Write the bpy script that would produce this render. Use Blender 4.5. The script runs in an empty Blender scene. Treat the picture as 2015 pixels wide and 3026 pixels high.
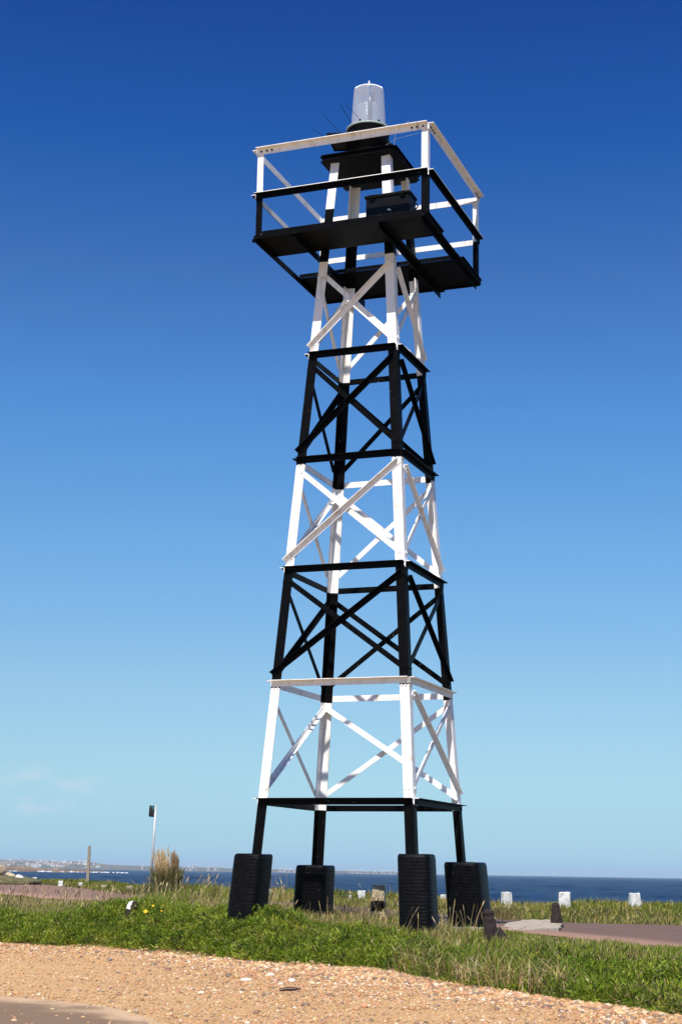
import bpy, bmesh, math, random
import numpy as np
from mathutils import Vector, Matrix

random.seed(7)
RNG = np.random.default_rng(11)
scene = bpy.context.scene
col = scene.collection
rad = math.radians

# ------------------------------------------------------------------ camera
EYE = 1.1                     # metres above the dirt track
U = 2.2                       # metres per survey unit of the tower
PITCH, ROLL, FPX = 0.2271, 0.0163, 4606.7
cp, sp, cr, sr = math.cos(PITCH), math.sin(PITCH), math.cos(ROLL), math.sin(ROLL)
FW = Vector((0, cp, sp))
UP0 = Vector((0, -sp, cp))
RT0 = Vector((1, 0, 0))
RT = cr * RT0 + sr * UP0
UPV = -sr * RT0 + cr * UP0
camd = bpy.data.cameras.new('camera')
cam = bpy.data.objects.new('camera', camd)
col.objects.link(cam)
M = Matrix((RT, UPV, -FW)).transposed().to_4x4()
M.translation = Vector((0, 0, EYE))
cam.matrix_world = M
camd.sensor_fit = 'VERTICAL'
camd.sensor_height = 36
camd.sensor_width = 24
camd.lens = FPX / 3026 * 36
camd.clip_start = 0.1
camd.clip_end = 60000
scene.camera = cam

# ------------------------------------------------------------------ light
SUN_EL = rad(54)
SUN_AZ = Vector((-0.175, -0.98, 0)).normalized()      # towards the sun, on the ground
SUN_DIR = Vector((SUN_AZ.x * math.cos(SUN_EL), SUN_AZ.y * math.cos(SUN_EL), math.sin(SUN_EL)))
sund = bpy.data.lights.new('sun', 'SUN')
sund.energy = 5.0
sund.angle = rad(0.53)
sund.color = (1.0, 0.95, 0.87)
sun = bpy.data.objects.new('sun', sund)
col.objects.link(sun)
sun.location = (-20, -60, 90)
sun.rotation_euler = SUN_DIR.to_track_quat('Z', 'Y').to_euler()

world = bpy.data.worlds.new('World')
scene.world = world
world.use_nodes = True
nt = world.node_tree
nt.nodes.clear()
wo = nt.nodes.new('ShaderNodeOutputWorld')
bg = nt.nodes.new('ShaderNodeBackground')
sky = nt.nodes.new('ShaderNodeTexSky')
sky.sky_type = 'NISHITA'
sky.sun_disc = False
sky.sun_elevation = SUN_EL
sky.sun_rotation = math.atan2(SUN_AZ.x, SUN_AZ.y)
sky.altitude = 0
sky.air_density = 1.0
sky.dust_density = 0.2
sky.ozone_density = 1.5
# clear Atlantic air: the sky model is tinted by elevation (sine of the angle above the horizon)
SKY_TINT = [(0.0067, (0.3188, 0.6513, 1.1906)), (0.012, (0.3639, 0.6341, 1.0776)), (0.0285, (0.3937, 0.6374, 0.9663)), (0.0533, (0.4875, 0.6944, 0.8981)), (0.0805, (0.535, 0.7296, 0.877)), (0.1193, (0.5743, 0.7732, 0.9099)), (0.2036, (0.4977, 0.802, 1.0302)), (0.2867, (0.3718, 0.7435, 1.1158)), (0.3669, (0.2775, 0.5699, 0.9835)), (0.4425, (0.1082, 0.4261, 0.9415)), (0.5116, (0.0755, 0.3122, 0.8438))]
#SKYEND
wtc = nt.nodes.new('ShaderNodeTexCoord')
wsep = nt.nodes.new('ShaderNodeSeparateXYZ')
nt.links.new(wtc.outputs['Generated'], wsep.inputs[0])
wr = nt.nodes.new('ShaderNodeValToRGB')
el_ = wr.color_ramp.elements
while len(el_) < len(SKY_TINT): el_.new(0.5)
while len(el_) > len(SKY_TINT): el_.remove(el_[-1])
for i_, (p_, c_) in enumerate(SKY_TINT):
    el_[i_].position = p_; el_[i_].color = (c_[0] / 4, c_[1] / 4, c_[2] / 4, 1)
nt.links.new(wsep.outputs['Z'], wr.inputs[0])
wm = nt.nodes.new('ShaderNodeMix'); wm.data_type = 'RGBA'; wm.blend_type = 'MULTIPLY'; wm.inputs[0].default_value = 1
nt.links.new(sky.outputs[0], wm.inputs[6]); nt.links.new(wr.outputs[0], wm.inputs[7])
wm4 = nt.nodes.new('ShaderNodeVectorMath'); wm4.operation = 'SCALE'; wm4.inputs['Scale'].default_value = 4
nt.links.new(wm.outputs[2], wm4.inputs[0])
# a few faint streaks of cloud low on the left
def wmath(op, a, b=None, c=None):
    n_ = nt.nodes.new('ShaderNodeMath'); n_.operation = op
    for k_, v_ in enumerate((a, b, c)):
        if v_ is None: continue
        if isinstance(v_, (int, float)): n_.inputs[k_].default_value = v_
        else: nt.links.new(v_, n_.inputs[k_])
    return n_.outputs[0]
cu = wmath('DIVIDE', wsep.outputs['X'], wsep.outputs['Y'])
cw = wmath('DIVIDE', wsep.outputs['Z'], wsep.outputs['Y'])
cv = nt.nodes.new('ShaderNodeCombineXYZ')
nt.links.new(wmath('MULTIPLY', cu, 34), cv.inputs[0]); nt.links.new(wmath('MULTIPLY', cw, 120), cv.inputs[1])
cn = nt.nodes.new('ShaderNodeTexNoise'); cn.inputs['Scale'].default_value = 1; cn.inputs['Detail'].default_value = 5; cn.inputs['Roughness'].default_value = .55
nt.links.new(cv.outputs[0], cn.inputs['Vector'])
cr1 = nt.nodes.new('ShaderNodeMapRange'); cr1.interpolation_type = 'SMOOTHSTEP'; cr1.inputs[1].default_value = .46; cr1.inputs[2].default_value = .68
nt.links.new(cn.outputs['Fac'], cr1.inputs[0])
def band(v, c, w):
    m_ = nt.nodes.new('ShaderNodeMapRange'); m_.interpolation_type = 'SMOOTHSTEP'
    nt.links.new(wmath('ABSOLUTE', wmath('SUBTRACT', v, c)), m_.inputs[0])
    m_.inputs[1].default_value = w; m_.inputs[2].default_value = w * .3; m_.inputs[3].default_value = 0; m_.inputs[4].default_value = 1
    return m_.outputs[0]
cmask = wmath('MULTIPLY', wmath('MULTIPLY', cr1.outputs[0], wmath('MULTIPLY', band(cw, .046, .022), band(cu, -.19, .055))), .30)
cm = nt.nodes.new('ShaderNodeMix'); cm.data_type = 'RGBA'; nt.links.new(cmask, cm.inputs[0])
nt.links.new(wm4.outputs[0], cm.inputs[6]); cm.inputs[7].default_value = (6.2, 6.1, 7.2, 1)
bg.inputs['Strength'].default_value = 0.1
nt.links.new(cm.outputs[2], bg.inputs['Color'])
nt.links.new(bg.outputs[0], wo.inputs[0])

scene.view_settings.view_transform = 'Standard'
scene.view_settings.look = 'None'
scene.view_settings.gamma = 1
scene.view_settings.exposure = 0.3
scene.cycles.max_bounces = 8
scene.cycles.transparent_max_bounces = 12

# ------------------------------------------------------------------ helpers
def ray(sx, sy):
    """direction per metre of depth through a point measured on the survey photo"""
    d = FW + RT * ((sx - 1007.5) / FPX) - UPV * ((sy - 1513) / FPX)
    return d / d.y

def at(sx, sy, depth):
    r = ray(sx, sy)
    return Vector((r.x * depth, depth, EYE + r.z * depth))

def tag(o, label=None, cat=None, group=None, kind=None):
    if label: o['label'] = label
    if cat: o['category'] = cat
    if group: o['group'] = group
    if kind: o['kind'] = kind
    return o

def empty(name, loc=(0, 0, 0), rz=0.0):
    o = bpy.data.objects.new(name, None)
    o.empty_display_size = 0.2
    o.location = loc
    o.rotation_euler = (0, 0, rz)
    col.objects.link(o)
    return o

def link_mesh(name, me, mats, parent=None):
    o = bpy.data.objects.new(name, me)
    for m in (mats if isinstance(mats, (list, tuple)) else [mats]):
        me.materials.append(m)
    col.objects.link(o)
    if parent is not None:
        o.parent = parent
    return o

def build(name, bm, mats, parent=None, smooth=False):
    me = bpy.data.meshes.new(name)
    bmesh.ops.recalc_face_normals(bm, faces=bm.faces[:])
    bm.normal_update()
    bm.to_mesh(me)
    bm.free()
    if smooth:
        for p in me.polygons: p.use_smooth = True
    return link_mesh(name, me, mats, parent)

def copy_tree(o, parent=None):
    c = o.copy()
    col.objects.link(c)
    if parent is not None: c.parent = parent
    for ch in list(o.children):
        copy_tree(ch, c)
    return c

def add_box(bm, c, s, rot=None, mat=0):
    vs = []
    for dx in (-.5, .5):
        for dy in (-.5, .5):
            for dz in (-.5, .5):
                v = Vector((dx * s[0], dy * s[1], dz * s[2]))
                if rot is not None: v = rot @ v
                vs.append(bm.verts.new(Vector(c) + v))
    for f in ((0, 1, 3, 2), (4, 6, 7, 5), (0, 4, 5, 1), (2, 3, 7, 6), (0, 2, 6, 4), (1, 5, 7, 3)):
        fc = bm.faces.new([vs[i] for i in f]); fc.material_index = mat
    return vs

def add_lathe(bm, prof, n=32, c=(0, 0, 0), rot=None, cap=True, mat=0):
    rings = []
    for r, z in prof:
        ring = []
        for i in range(n):
            a = 2 * math.pi * i / n
            v = Vector((r * math.cos(a), r * math.sin(a), z))
            if rot is not None: v = rot @ v
            ring.append(bm.verts.new(Vector(c) + v))
        rings.append(ring)
    for k in range(len(rings) - 1):
        for i in range(n):
            f = bm.faces.new((rings[k][i], rings[k][(i + 1) % n], rings[k + 1][(i + 1) % n], rings[k + 1][i]))
            f.material_index = mat
    if cap:
        bm.faces.new(rings[0][::-1]).material_index = mat
        bm.faces.new(rings[-1]).material_index = mat

def add_tube(bm, pts, r, n=8, mat=0):
    pts = [Vector(p) for p in pts]
    rs = r if isinstance(r, (list, tuple)) else [r] * len(pts)
    rings = []
    for k, p in enumerate(pts):
        t = (pts[min(k + 1, len(pts) - 1)] - pts[max(k - 1, 0)]).normalized()
        q = t.to_track_quat('Z', 'Y')
        rings.append([bm.verts.new(p + q @ Vector((rs[k] * math.cos(2 * math.pi * i / n), rs[k] * math.sin(2 * math.pi * i / n), 0))) for i in range(n)])
    for k in range(len(rings) - 1):
        for i in range(n):
            f = bm.faces.new((rings[k][i], rings[k][(i + 1) % n], rings[k + 1][(i + 1) % n], rings[k + 1][i])); f.material_index = mat
    bm.faces.new(rings[0][::-1]).material_index = mat
    bm.faces.new(rings[-1]).material_index = mat

def add_angle(bm, pts, dA, dB, wA, wB, t, mats=None, spans=None):
    """L-section steel angle along pts: heel line is pts, flange A reaches along dA, flange B along dB.
    mats: material per profile side (heelA face, A tip, A inner, B inner, B tip, heelB face); spans: material per length span"""
    pts = [Vector(p) for p in pts]
    ax = (pts[-1] - pts[0]).normalized()
    dA = Vector(dA); dA = (dA - ax * dA.dot(ax)).normalized()
    dB = Vector(dB); dB = (dB - ax * dB.dot(ax)); dB = (dB - dA * dB.dot(dA)).normalized()
    prof = [(0, 0), (wA, 0), (wA, t), (t, t), (t, wB), (0, wB)]
    rings = [[bm.verts.new(p + dA * a + dB * b) for a, b in prof] for p in pts]
    fs = []
    for k in range(len(rings) - 1):
        for i in range(6):
            f = bm.faces.new((rings[k][i], rings[k][(i + 1) % 6], rings[k + 1][(i + 1) % 6], rings[k + 1][i]))
            f.material_index = spans[k] if spans else (mats[i] if mats else 0)
            fs.append(f)
    f = bm.faces.new(rings[0][::-1]); f.material_index = spans[0] if spans else (mats[0] if mats else 0); fs.append(f)
    f = bm.faces.new(rings[-1]); f.material_index = spans[-1] if spans else (mats[0] if mats else 0); fs.append(f)
    bmesh.ops.recalc_face_normals(bm, faces=fs)

def add_bolt(bm, p, nrm, r=0.013, h=0.012, mat=0):
    q = Vector(nrm).to_track_quat('Z', 'Y').to_matrix()
    add_lathe(bm, [(r, 0), (r, h)], 6, p, q, True, mat)

# ------------------------------------------------------------------ materials
def newmat(name):
    m = bpy.data.materials.new(name)
    m.use_nodes = True
    n = m.node_tree.nodes
    b = n['Principled BSDF']
    return m, m.node_tree, b

def N(nt, t, **kw):
    n = nt.nodes.new(t)
    for k, v in kw.items():
        if k in n.inputs.keys(): n.inputs[k].default_value = v
        else: setattr(n, k, v)
    return n

def ramp(nt, fac, stops):
    r = nt.nodes.new('ShaderNodeValToRGB')
    e = r.color_ramp.elements
    while len(e) < len(stops): e.new(0.5)
    for i, (p, c) in enumerate(stops):
        e[i].position = p
        e[i].color = (*c, 1) if len(c) == 3 else c
    nt.links.new(fac, r.inputs[0])
    return r

def mixc(nt, fac, a, b):
    m = nt.nodes.new('ShaderNodeMix'); m.data_type = 'RGBA'
    if isinstance(fac, (int, float)): m.inputs[0].default_value = fac
    else: nt.links.new(fac, m.inputs[0])
    for s, v in ((6, a), (7, b)):
        if isinstance(v, tuple): m.inputs[s].default_value = (*v, 1)
        else: nt.links.new(v, m.inputs[s])
    return m.outputs[2]

def coords(nt, scale=(1, 1, 1)):
    tc = nt.nodes.new('ShaderNodeTexCoord')
    mp = nt.nodes.new('ShaderNodeMapping')
    mp.inputs['Scale'].default_value = scale
    nt.links.new(tc.outputs['Object'], mp.inputs[0])
    return mp.outputs[0]

def noise(nt, vec, scale, detail=6, rough=0.6):
    n = nt.nodes.new('ShaderNodeTexNoise')
    n.inputs['Scale'].default_value = scale
    n.inputs['Detail'].default_value = detail
    n.inputs['Roughness'].default_value = rough
    if vec is not None: nt.links.new(vec, n.inputs['Vector'])
    return n.outputs['Fac']

def bump(nt, b, h, strength=0.3, dist=0.01):
    bn = nt.nodes.new('ShaderNodeBump')
    bn.inputs['Strength'].default_value = strength
    bn.inputs['Distance'].default_value = dist
    nt.links.new(h, bn.inputs['Height'])
    nt.links.new(bn.outputs[0], b.inputs['Normal'])

def paint(name, base, dirt, lo, hi, rough, scale=9, chip=None, bstr=0.15, streak=None):
    m, nt, b = newmat(name)
    v = coords(nt)
    d = ramp(nt, noise(nt, v, scale, 8, .65), [(lo, dirt), (hi, base)]).outputs[0]
    if chip:
        cvs = coords(nt, (1, 1, .6))
        f = ramp(nt, noise(nt, cvs, 42, 3, .5), [(chip[1], (0, 0, 0)), (chip[1] + .02, (1, 1, 1))]).outputs[0]
        d = mixc(nt, f, d, chip[0])
    if streak:
        sv = coords(nt, (16, 16, 1.1))
        f2 = ramp(nt, noise(nt, sv, 1, 4, .6), [(.56, (0, 0, 0)), (.72, (.75, .75, .75))]).outputs[0]
        d = mixc(nt, f2, d, streak)
    nt.links.new(d, b.inputs['Base Color'])
    b.inputs['Roughness'].default_value = rough
    bump(nt, b, noise(nt, v, 60, 4), bstr, .004)
    return m

M_WHITE = paint('white_paint', (.84, .83, .81), (.60, .55, .46), .30, .44, .5, 6, ((.30, .19, .10), .72), .15, (.50, .40, .28))
M_BLACK = paint('black_paint', (.0022, .0022, .0026), (.005, .005, .0054), .35, .7, .42, 12, ((.45, .45, .42), .745))
M_BLOCK, nt_, b_ = newmat('tarred_concrete')
v_ = coords(nt_)
w_ = nt_.nodes.new('ShaderNodeTexWave'); w_.bands_direction = 'Z'; w_.inputs['Scale'].default_value = 7
w_.inputs['Distortion'].default_value = 2.2; w_.inputs['Detail'].default_value = 4; w_.inputs['Detail Scale'].default_value = 1.4
nt_.links.new(v_, w_.inputs['Vector'])
n1 = noise(nt_, v_, 38, 6, .7)
ad = nt_.nodes.new('ShaderNodeMath'); ad.operation = 'ADD'
wsc = nt_.nodes.new('ShaderNodeMath'); wsc.operation = 'MULTIPLY'; wsc.inputs[1].default_value = .22; nt_.links.new(w_.outputs['Fac'], wsc.inputs[0])
nt_.links.new(wsc.outputs[0], ad.inputs[0]); nt_.links.new(n1, ad.inputs[1])
bump(nt_, b_, ad.outputs[0], .5, .016)
sp_ = ramp(nt_, noise(nt_, v_, 55, 3, .5), [(.70, (0, 0, 0)), (.74, (.7, .7, .7))]).outputs[0]  # pale specks in the colour stand in for sparkle on the tar
nt_.links.new(mixc(nt_, sp_, ramp(nt_, noise(nt_, v_, 14, 8), [(.3, (.0018, .0018, .002)), (.72, (.006, .006, .0065))]).outputs[0], (.16, .15, .14)), b_.inputs['Base Color'])
b_.inputs['Roughness'].default_value = .34
b_.inputs['Specular IOR Level'].default_value = .10

M_BLACK.node_tree.nodes['Principled BSDF'].inputs['Specular IOR Level'].default_value = .045
def simple(name, stops, scale=8, rough=.8, bs=.3, bd=.01, metal=0, stretch=(1, 1, 1), bscale=None):
    m, nt, b = newmat(name)
    v = coords(nt, stretch)
    f = noise(nt, v, scale, 8, .65)
    nt.links.new(ramp(nt, f, stops).outputs[0], b.inputs['Base Color'])
    b.inputs['Roughness'].default_value = rough
    b.inputs['Metallic'].default_value = metal
    bump(nt, b, noise(nt, v, bscale or scale * 4, 6, .7), bs, bd)
    return m

def attr_leaf(name, rough=.6, transl=.25):
    """leaf material: the colour of each blade is stored with the blade"""
    m, nt, b = newmat(name)
    a = nt.nodes.new('ShaderNodeAttribute'); a.attribute_name = 'tint'
    nt.links.new(a.outputs['Color'], b.inputs['Base Color'])
    b.inputs['Roughness'].default_value = rough
    b.inputs['Specular IOR Level'].default_value = .25
    tr = nt.nodes.new('ShaderNodeBsdfTranslucent')
    nt.links.new(a.outputs['Color'], tr.inputs['Color'])
    mx = nt.nodes.new('ShaderNodeMixShader'); mx.inputs[0].default_value = transl
    nt.links.new(b.outputs[0], mx.inputs[1]); nt.links.new(tr.outputs[0], mx.inputs[2])
    nt.links.new(mx.outputs[0], nt.nodes['Material Output'].inputs['Surface'])
    return m

M_LEAF = attr_leaf('grass_blades')
M_STONEW = simple('whitewashed_stone', [(.28, (.36, .34, .29)), (.46, (.66, .65, .61)), (.7, (.80, .79, .76))], 9, .8, .8, .04)
M_STONEG = simple('lichen_stone', [(.3, (.20, .15, .09)), (.52, (.46, .36, .22)), (.72, (.72, .66, .54))], 13, .85, .7, .03)
M_RUST = simple('rusty_iron', [(.3, (.010, .005, .005)), (.6, (.026, .011, .009)), (.8, (.055, .024, .016))], 16, .75, .8, .02)
M_GALV = simple('galvanised_steel', [(.3, (.42, .43, .44)), (.7, (.58, .58, .57))], 12, .45, .1, .003, .3)
M_WOOD = simple('weathered_wood', [(.3, (.17, .14, .10)), (.7, (.36, .31, .23))], 6, .8, .5, .01, 0, (8, 8, .7))
M_CONC = simple('broken_concrete', [(.28, (.25, .19, .14)), (.5, (.5, .42, .32)), (.75, (.66, .58, .48))], 11, .9, .9, .04)
M_BOX = simple('black_plastic', [(.3, (.003, .003, .0034)), (.7, (.006, .006, .007))], 10, .38, .1, .003)
M_BOX.node_tree.nodes['Principled BSDF'].inputs['Specular IOR Level'].default_value = .14
M_METAL = simple('worn_metal', [(.3, (.35, .35, .33)), (.7, (.6, .6, .58))], 20, .35, .2, .002, .8)

# ------------------------------------------------------------------ terrain
def poly_from_px(pts, z_rel):
    return [(ray(*p).x * z_rel / ray(*p).z, z_rel / ray(*p).z) for p in pts]

# edge between the dirt and the grass bank (as y over x), traced on the flat dirt
_e = poly_from_px([(-300, 2775), (0, 2788), (287, 2804), (488, 2822), (660, 2839), (900, 2858), (1200, 2884), (1356, 2914), (1460, 2932), (1652, 2960), (1876, 2985), (2015, 3008)], -EYE)
EX = np.array([p[0] for p in _e]); EY = np.array([p[1] for p in _e])
EX = np.append(EX, [5.0, 9.0]); EY = np.append(EY, [10.5, 6.0])
EX = np.insert(EX, 0, -30.); EY = np.insert(EY, 0, EY[0] + 12)

def y_edge(x): return np.interp(x, EX, EY)

FX = np.array([-40., -22, -14.3, -9.5, -5.6, -1.5, 1.2, 3.3, 7.3, 14, 24, 40])
FY = np.array([145., 108, 82, 62, 46, 37.5, 34.5, 33.6, 33.0, 31.5, 28, 20])
NX = np.array([-40., -22, -14.3, -9.5, -5.6, -1.5, 1.2, 2.6, 4.5, 7, 12, 24])
NY = np.array([118., 82, 58, 44, 34, 27.5, 25.2, 23.6, 20.2, 16.5, 11, 0])
def y_far(x): return np.interp(x, FX, FY)
def y_near(x): return np.interp(x, NX, NY)
def smooth(t):
    t = np.clip(t, 0, 1); return t * t * (3 - 2 * t)
def vnoise(x, y, s, seed=0):
    """cheap smooth value noise on arrays"""
    x = np.asarray(x, float) * s + 37.3 * seed; y = np.asarray(y, float) * s + 11.7 * seed
    xi = np.floor(x); yi = np.floor(y); fx = smooth(x - xi); fy = smooth(y - yi)
    def h(a, b):
        v = np.sin(a * 127.1 + b * 311.7 + seed * 17.3) * 43758.5453
        return v - np.floor(v)
    return (h(xi, yi) * (1 - fx) + h(xi + 1, yi) * fx) * (1 - fy) + (h(xi, yi + 1) * (1 - fx) + h(xi + 1, yi + 1) * fx) * fy
def plateau(x, y):
    return EYE - .665 - .045 * np.clip(x + 1, 0, 6) - .004 * np.clip(y - 25, 0, 200)
VERGE_W = 9.0
def terrain(x, y):
    x = np.asarray(x, float); y = np.asarray(y, float)
    s = y - y_edge(x)
    p = plateau(x, y)
    bank = smooth(s / (1.4 + .5 * smooth((x + .8) / 1.2) + 3.2 * smooth((x - .4) / 1.4)))
    z = bank * p
    offroad = (y < y_near(x)) * 1.0
    z = z + bank * offroad * smooth((y_near(x) - y) / 1.5) * ((vnoise(x, y, .8, 1) - .5) * .1 + (vnoise(x, y, 2.3, 2) - .5) * .05)
    # a low hump of turf left of the tower, before the pampas clump
    z = z + .15 * np.exp(-(((x + 2.3) / .95) ** 2 + ((y - 27.5) / 2.2) ** 2)) * offroad
    v = y - y_far(x)
    z = z + smooth(v / 2.5) * (.10 + .014 * np.clip(x + 1, 0, 8) + (vnoise(x, y, .5, 3) - .4) * .22)
    z = z - 9 * smooth((v - VERGE_W) / 7.0)
    z = z - .19 * smooth((-2.4 - x) / 2.2) * smooth((y_near(x) - y) / 7) * bank
    # gentle ruts in the dirt
    z = z + (1 - bank) * ((vnoise(x, y, .9, 5) - .5) * .03 + (vnoise(x * .35 + y * .1, y, 2.2, 6) - .5) * .02)
    return z

def on_ground(sx, sy, lift=0.0):
    r = ray(sx, sy)
    d = np.linspace(6, 130, 6000)
    zz = EYE + r.z * d
    g = terrain(r.x * d, d) + lift
    i = int(np.argmax(zz < g))
    return Vector((r.x * d[i], d[i], float(terrain(r.x * d[i], d[i]))))

def grid_mesh(name, xs, ys, zf, mats, uvlike=None):
    X, Y = np.meshgrid(xs, ys)
    Z = zf(X, Y)
    v = np.stack([X, Y, Z], -1).reshape(-1, 3)
    nx, ny = len(xs), len(ys)
    i = np.arange((nx - 1) * (ny - 1)); r = i // (nx - 1); c = i % (nx - 1)
    a = r * nx + c
    f = np.stack([a, a + 1, a + nx + 1, a + nx], -1)
    return np_mesh(name, v, f, mats)

def np_mesh(name, v, f, mats, tint=None, smooth_=True):
    """v (n,3), f (m,k) all the same k"""
    me = bpy.data.meshes.new(name)
    me.vertices.add(len(v)); me.vertices.foreach_set('co', np.ascontiguousarray(v, dtype=np.float32).ravel())
    k = f.shape[1]
    me.loops.add(f.size); me.loops.foreach_set('vertex_index', np.ascontiguousarray(f, dtype=np.int32).ravel())
    me.polygons.add(len(f))
    me.polygons.foreach_set('loop_start', np.arange(0, f.size, k, dtype=np.int32))
    me.polygons.foreach_set('loop_total', np.full(len(f), k, dtype=np.int32))
    if smooth_: me.polygons.foreach_set('use_smooth', np.ones(len(f), dtype=bool))
    if tint is not None:
        at_ = me.attributes.new('tint', 'FLOAT_COLOR', 'POINT')
        c4 = np.ones((len(v), 4), dtype=np.float32); c4[:, :3] = tint
        at_.data.foreach_set('color', c4.ravel())
    me.update(calc_edges=True)
    me.validate()
    return link_mesh(name, me, mats)

# dirt and turf soil share one ground sheet
mg, ntg, bg_ = newmat('soil')
vv = coords(ntg)
big = noise(ntg, coords(ntg, (.35, 1.0, 1)), 1.1, 5, .6)
fine = noise(ntg, vv, 26, 8, .75)
grain = noise(ntg, vv, 130, 4, .7)
c1 = ramp(ntg, big, [(.36, (0.493, 0.273, 0.1155)), (.5, (0.595, 0.3545, 0.1505)), (.62, (0.731, 0.489, 0.217))]).outputs[0]
c2 = ramp(ntg, fine, [(.36, (0.255, 0.1345, 0.056)), (.49, (0.595, 0.3504, 0.1575)), (.62, (0.782, 0.5379, 0.287))]).outputs[0]
c3 = mixc(ntg, .5, c1, c2)
c4_ = ramp(ntg, grain, [(.36, (0.255, 0.1426, 0.063)), (.5, (0.629, 0.3749, 0.175)), (.62, (0.816, 0.6112, 0.364))]).outputs[0]
c5_ = mixc(ntg, ramp(ntg, noise(ntg, coords(ntg, (.5, 2.2, 1)), 2.2, 6, .7), [(.42, (0, 0, 0)), (.62, (1, 1, 1))]).outputs[0], c3, (0.357, 0.2037, 0.098))
c3 = mixc(ntg, .35, c3, c5_)
dirtc = mixc(ntg, .45, c3, c4_)
turfc = ramp(ntg, fine, [(.3, (.035, .04, .012)), (.55, (.07, .07, .022)), (.75, (.14, .11, .05))]).outputs[0]
at_ = ntg.nodes.new('ShaderNodeAttribute'); at_.attribute_name = 'turf'
ntg.links.new(mixc(ntg, at_.outputs['Fac'], dirtc, turfc), bg_.inputs['Base Color'])
bg_.inputs['Roughness'].default_value = .95
bg_.inputs['Specular IOR Level'].default_value = .15
hm = ntg.nodes.new('ShaderNodeMath'); hm.operation = 'MULTIPLY_ADD'
ntg.links.new(fine, hm.inputs[0]); hm.inputs[1].default_value = 1.5; ntg.links.new(grain, hm.inputs[2])
bump(ntg, bg_, hm.outputs[0], .55, .02)
xs = np.concatenate([np.arange(-60, -12, 1.0), np.arange(-12, 12, .16), np.arange(12, 60, 1.0)])
ys = np.concatenate([np.arange(-30, 8, 1.5), np.arange(8, 50, .18), np.arange(50, 175, .7)])
ground = grid_mesh('ground', xs, ys, terrain, mg)
tag(ground, kind='structure')
gv = np.empty(len(ground.data.vertices) * 3, dtype=np.float32); ground.data.vertices.foreach_get('co', gv); gv = gv.reshape(-1, 3)
ta = ground.data.attributes.new('turf', 'FLOAT', 'POINT')
ta.data.foreach_set('value', np.clip((gv[:, 1] - y_edge(gv[:, 0]) + (vnoise(gv[:, 0], gv[:, 1], 2.5, 8) - .5) * .8 - .05) / .25, 0, 1).astype(np.float32))

# the road along the shore, a strip draped over the ground
mr, ntr, br = newmat('road_surface')
vv = coords(ntr)
cr_ = ramp(ntr, noise(ntr, vv, .9, 5), [(.3, (0.1092, 0.06396, 0.0448)), (.7, (0.1568, 0.09184, 0.063))]).outputs[0]
cg_ = ramp(ntr, noise(ntr, vv, 60, 4, .8), [(.3, (0.076, 0.0451, 0.0329)), (.7, (0.228, 0.1394, 0.098))]).outputs[0]
asph = mixc(ntr, .4, cr_, cg_)
dust = ramp(ntr, noise(ntr, vv, 30, 5, .8), [(.3, (0.26, 0.1462, 0.0975)), (.7, (0.42, 0.2408, 0.1599))]).outputs[0]
ae = ntr.nodes.new('ShaderNodeAttribute'); ae.attribute_name = 'dust'
ntr.links.new(mixc(ntr, ae.outputs['Fac'], asph, dust), br.inputs['Base Color'])
br.inputs['Roughness'].default_value = .9
bump(ntr, br, noise(ntr, vv, 90, 3), .3, .01)
rx = np.linspace(-40, 24, 220); tt = np.linspace(0, 1, 26)
RX, TT = np.meshgrid(rx, tt)
RY = y_near(RX) + (y_far(RX) - y_near(RX)) * TT
RZ = terrain(RX, RY - .0) + .022
v = np.stack([RX, RY, RZ], -1).reshape(-1, 3)
i = np.arange(219 * 25); a = (i // 219) * 220 + i % 219
road = np_mesh('road', v, np.stack([a, a + 1, a + 221, a + 220], -1), mr)
tag(road, kind='structure')
da = road.data.attributes.new('dust', 'FLOAT', 'POINT')
T_ = v[:, 1] - y_near(v[:, 0])
da.data.foreach_set('value', (smooth(1 - (T_ - 1.5 + (vnoise(v[:, 0], v[:, 1], .8, 4) - .5) * 1.5) / 3.2) * .85 + .45 * smooth((-2 - v[:, 0]) / 4)).clip(0, 1).astype(np.float32))

# grey-brown ground patch with a ragged sandy edge at the near left
ma, nta, ba = newmat('grey_brown_ground')
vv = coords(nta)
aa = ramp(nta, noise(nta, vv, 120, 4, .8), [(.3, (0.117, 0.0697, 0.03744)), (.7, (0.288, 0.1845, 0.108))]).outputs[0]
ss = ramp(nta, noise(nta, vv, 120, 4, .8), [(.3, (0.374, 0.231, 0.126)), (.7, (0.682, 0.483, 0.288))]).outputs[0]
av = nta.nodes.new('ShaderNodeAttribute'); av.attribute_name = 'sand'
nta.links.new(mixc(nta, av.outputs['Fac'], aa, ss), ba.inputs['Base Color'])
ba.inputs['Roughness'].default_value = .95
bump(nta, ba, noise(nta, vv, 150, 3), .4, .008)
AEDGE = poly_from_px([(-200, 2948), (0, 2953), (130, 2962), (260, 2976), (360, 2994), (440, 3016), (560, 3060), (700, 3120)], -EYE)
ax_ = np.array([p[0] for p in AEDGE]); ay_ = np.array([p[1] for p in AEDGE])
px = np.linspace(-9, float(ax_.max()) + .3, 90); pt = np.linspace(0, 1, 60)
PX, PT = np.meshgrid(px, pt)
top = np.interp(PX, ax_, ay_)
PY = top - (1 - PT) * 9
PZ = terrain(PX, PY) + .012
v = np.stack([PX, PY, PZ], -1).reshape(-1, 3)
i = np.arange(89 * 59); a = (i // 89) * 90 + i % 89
old = np_mesh('ground_patch', v, np.stack([a, a + 1, a + 91, a + 90], -1), ma)
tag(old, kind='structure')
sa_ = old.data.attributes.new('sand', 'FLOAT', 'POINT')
dist = np.interp(v[:, 0], ax_, ay_) - v[:, 1]
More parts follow.
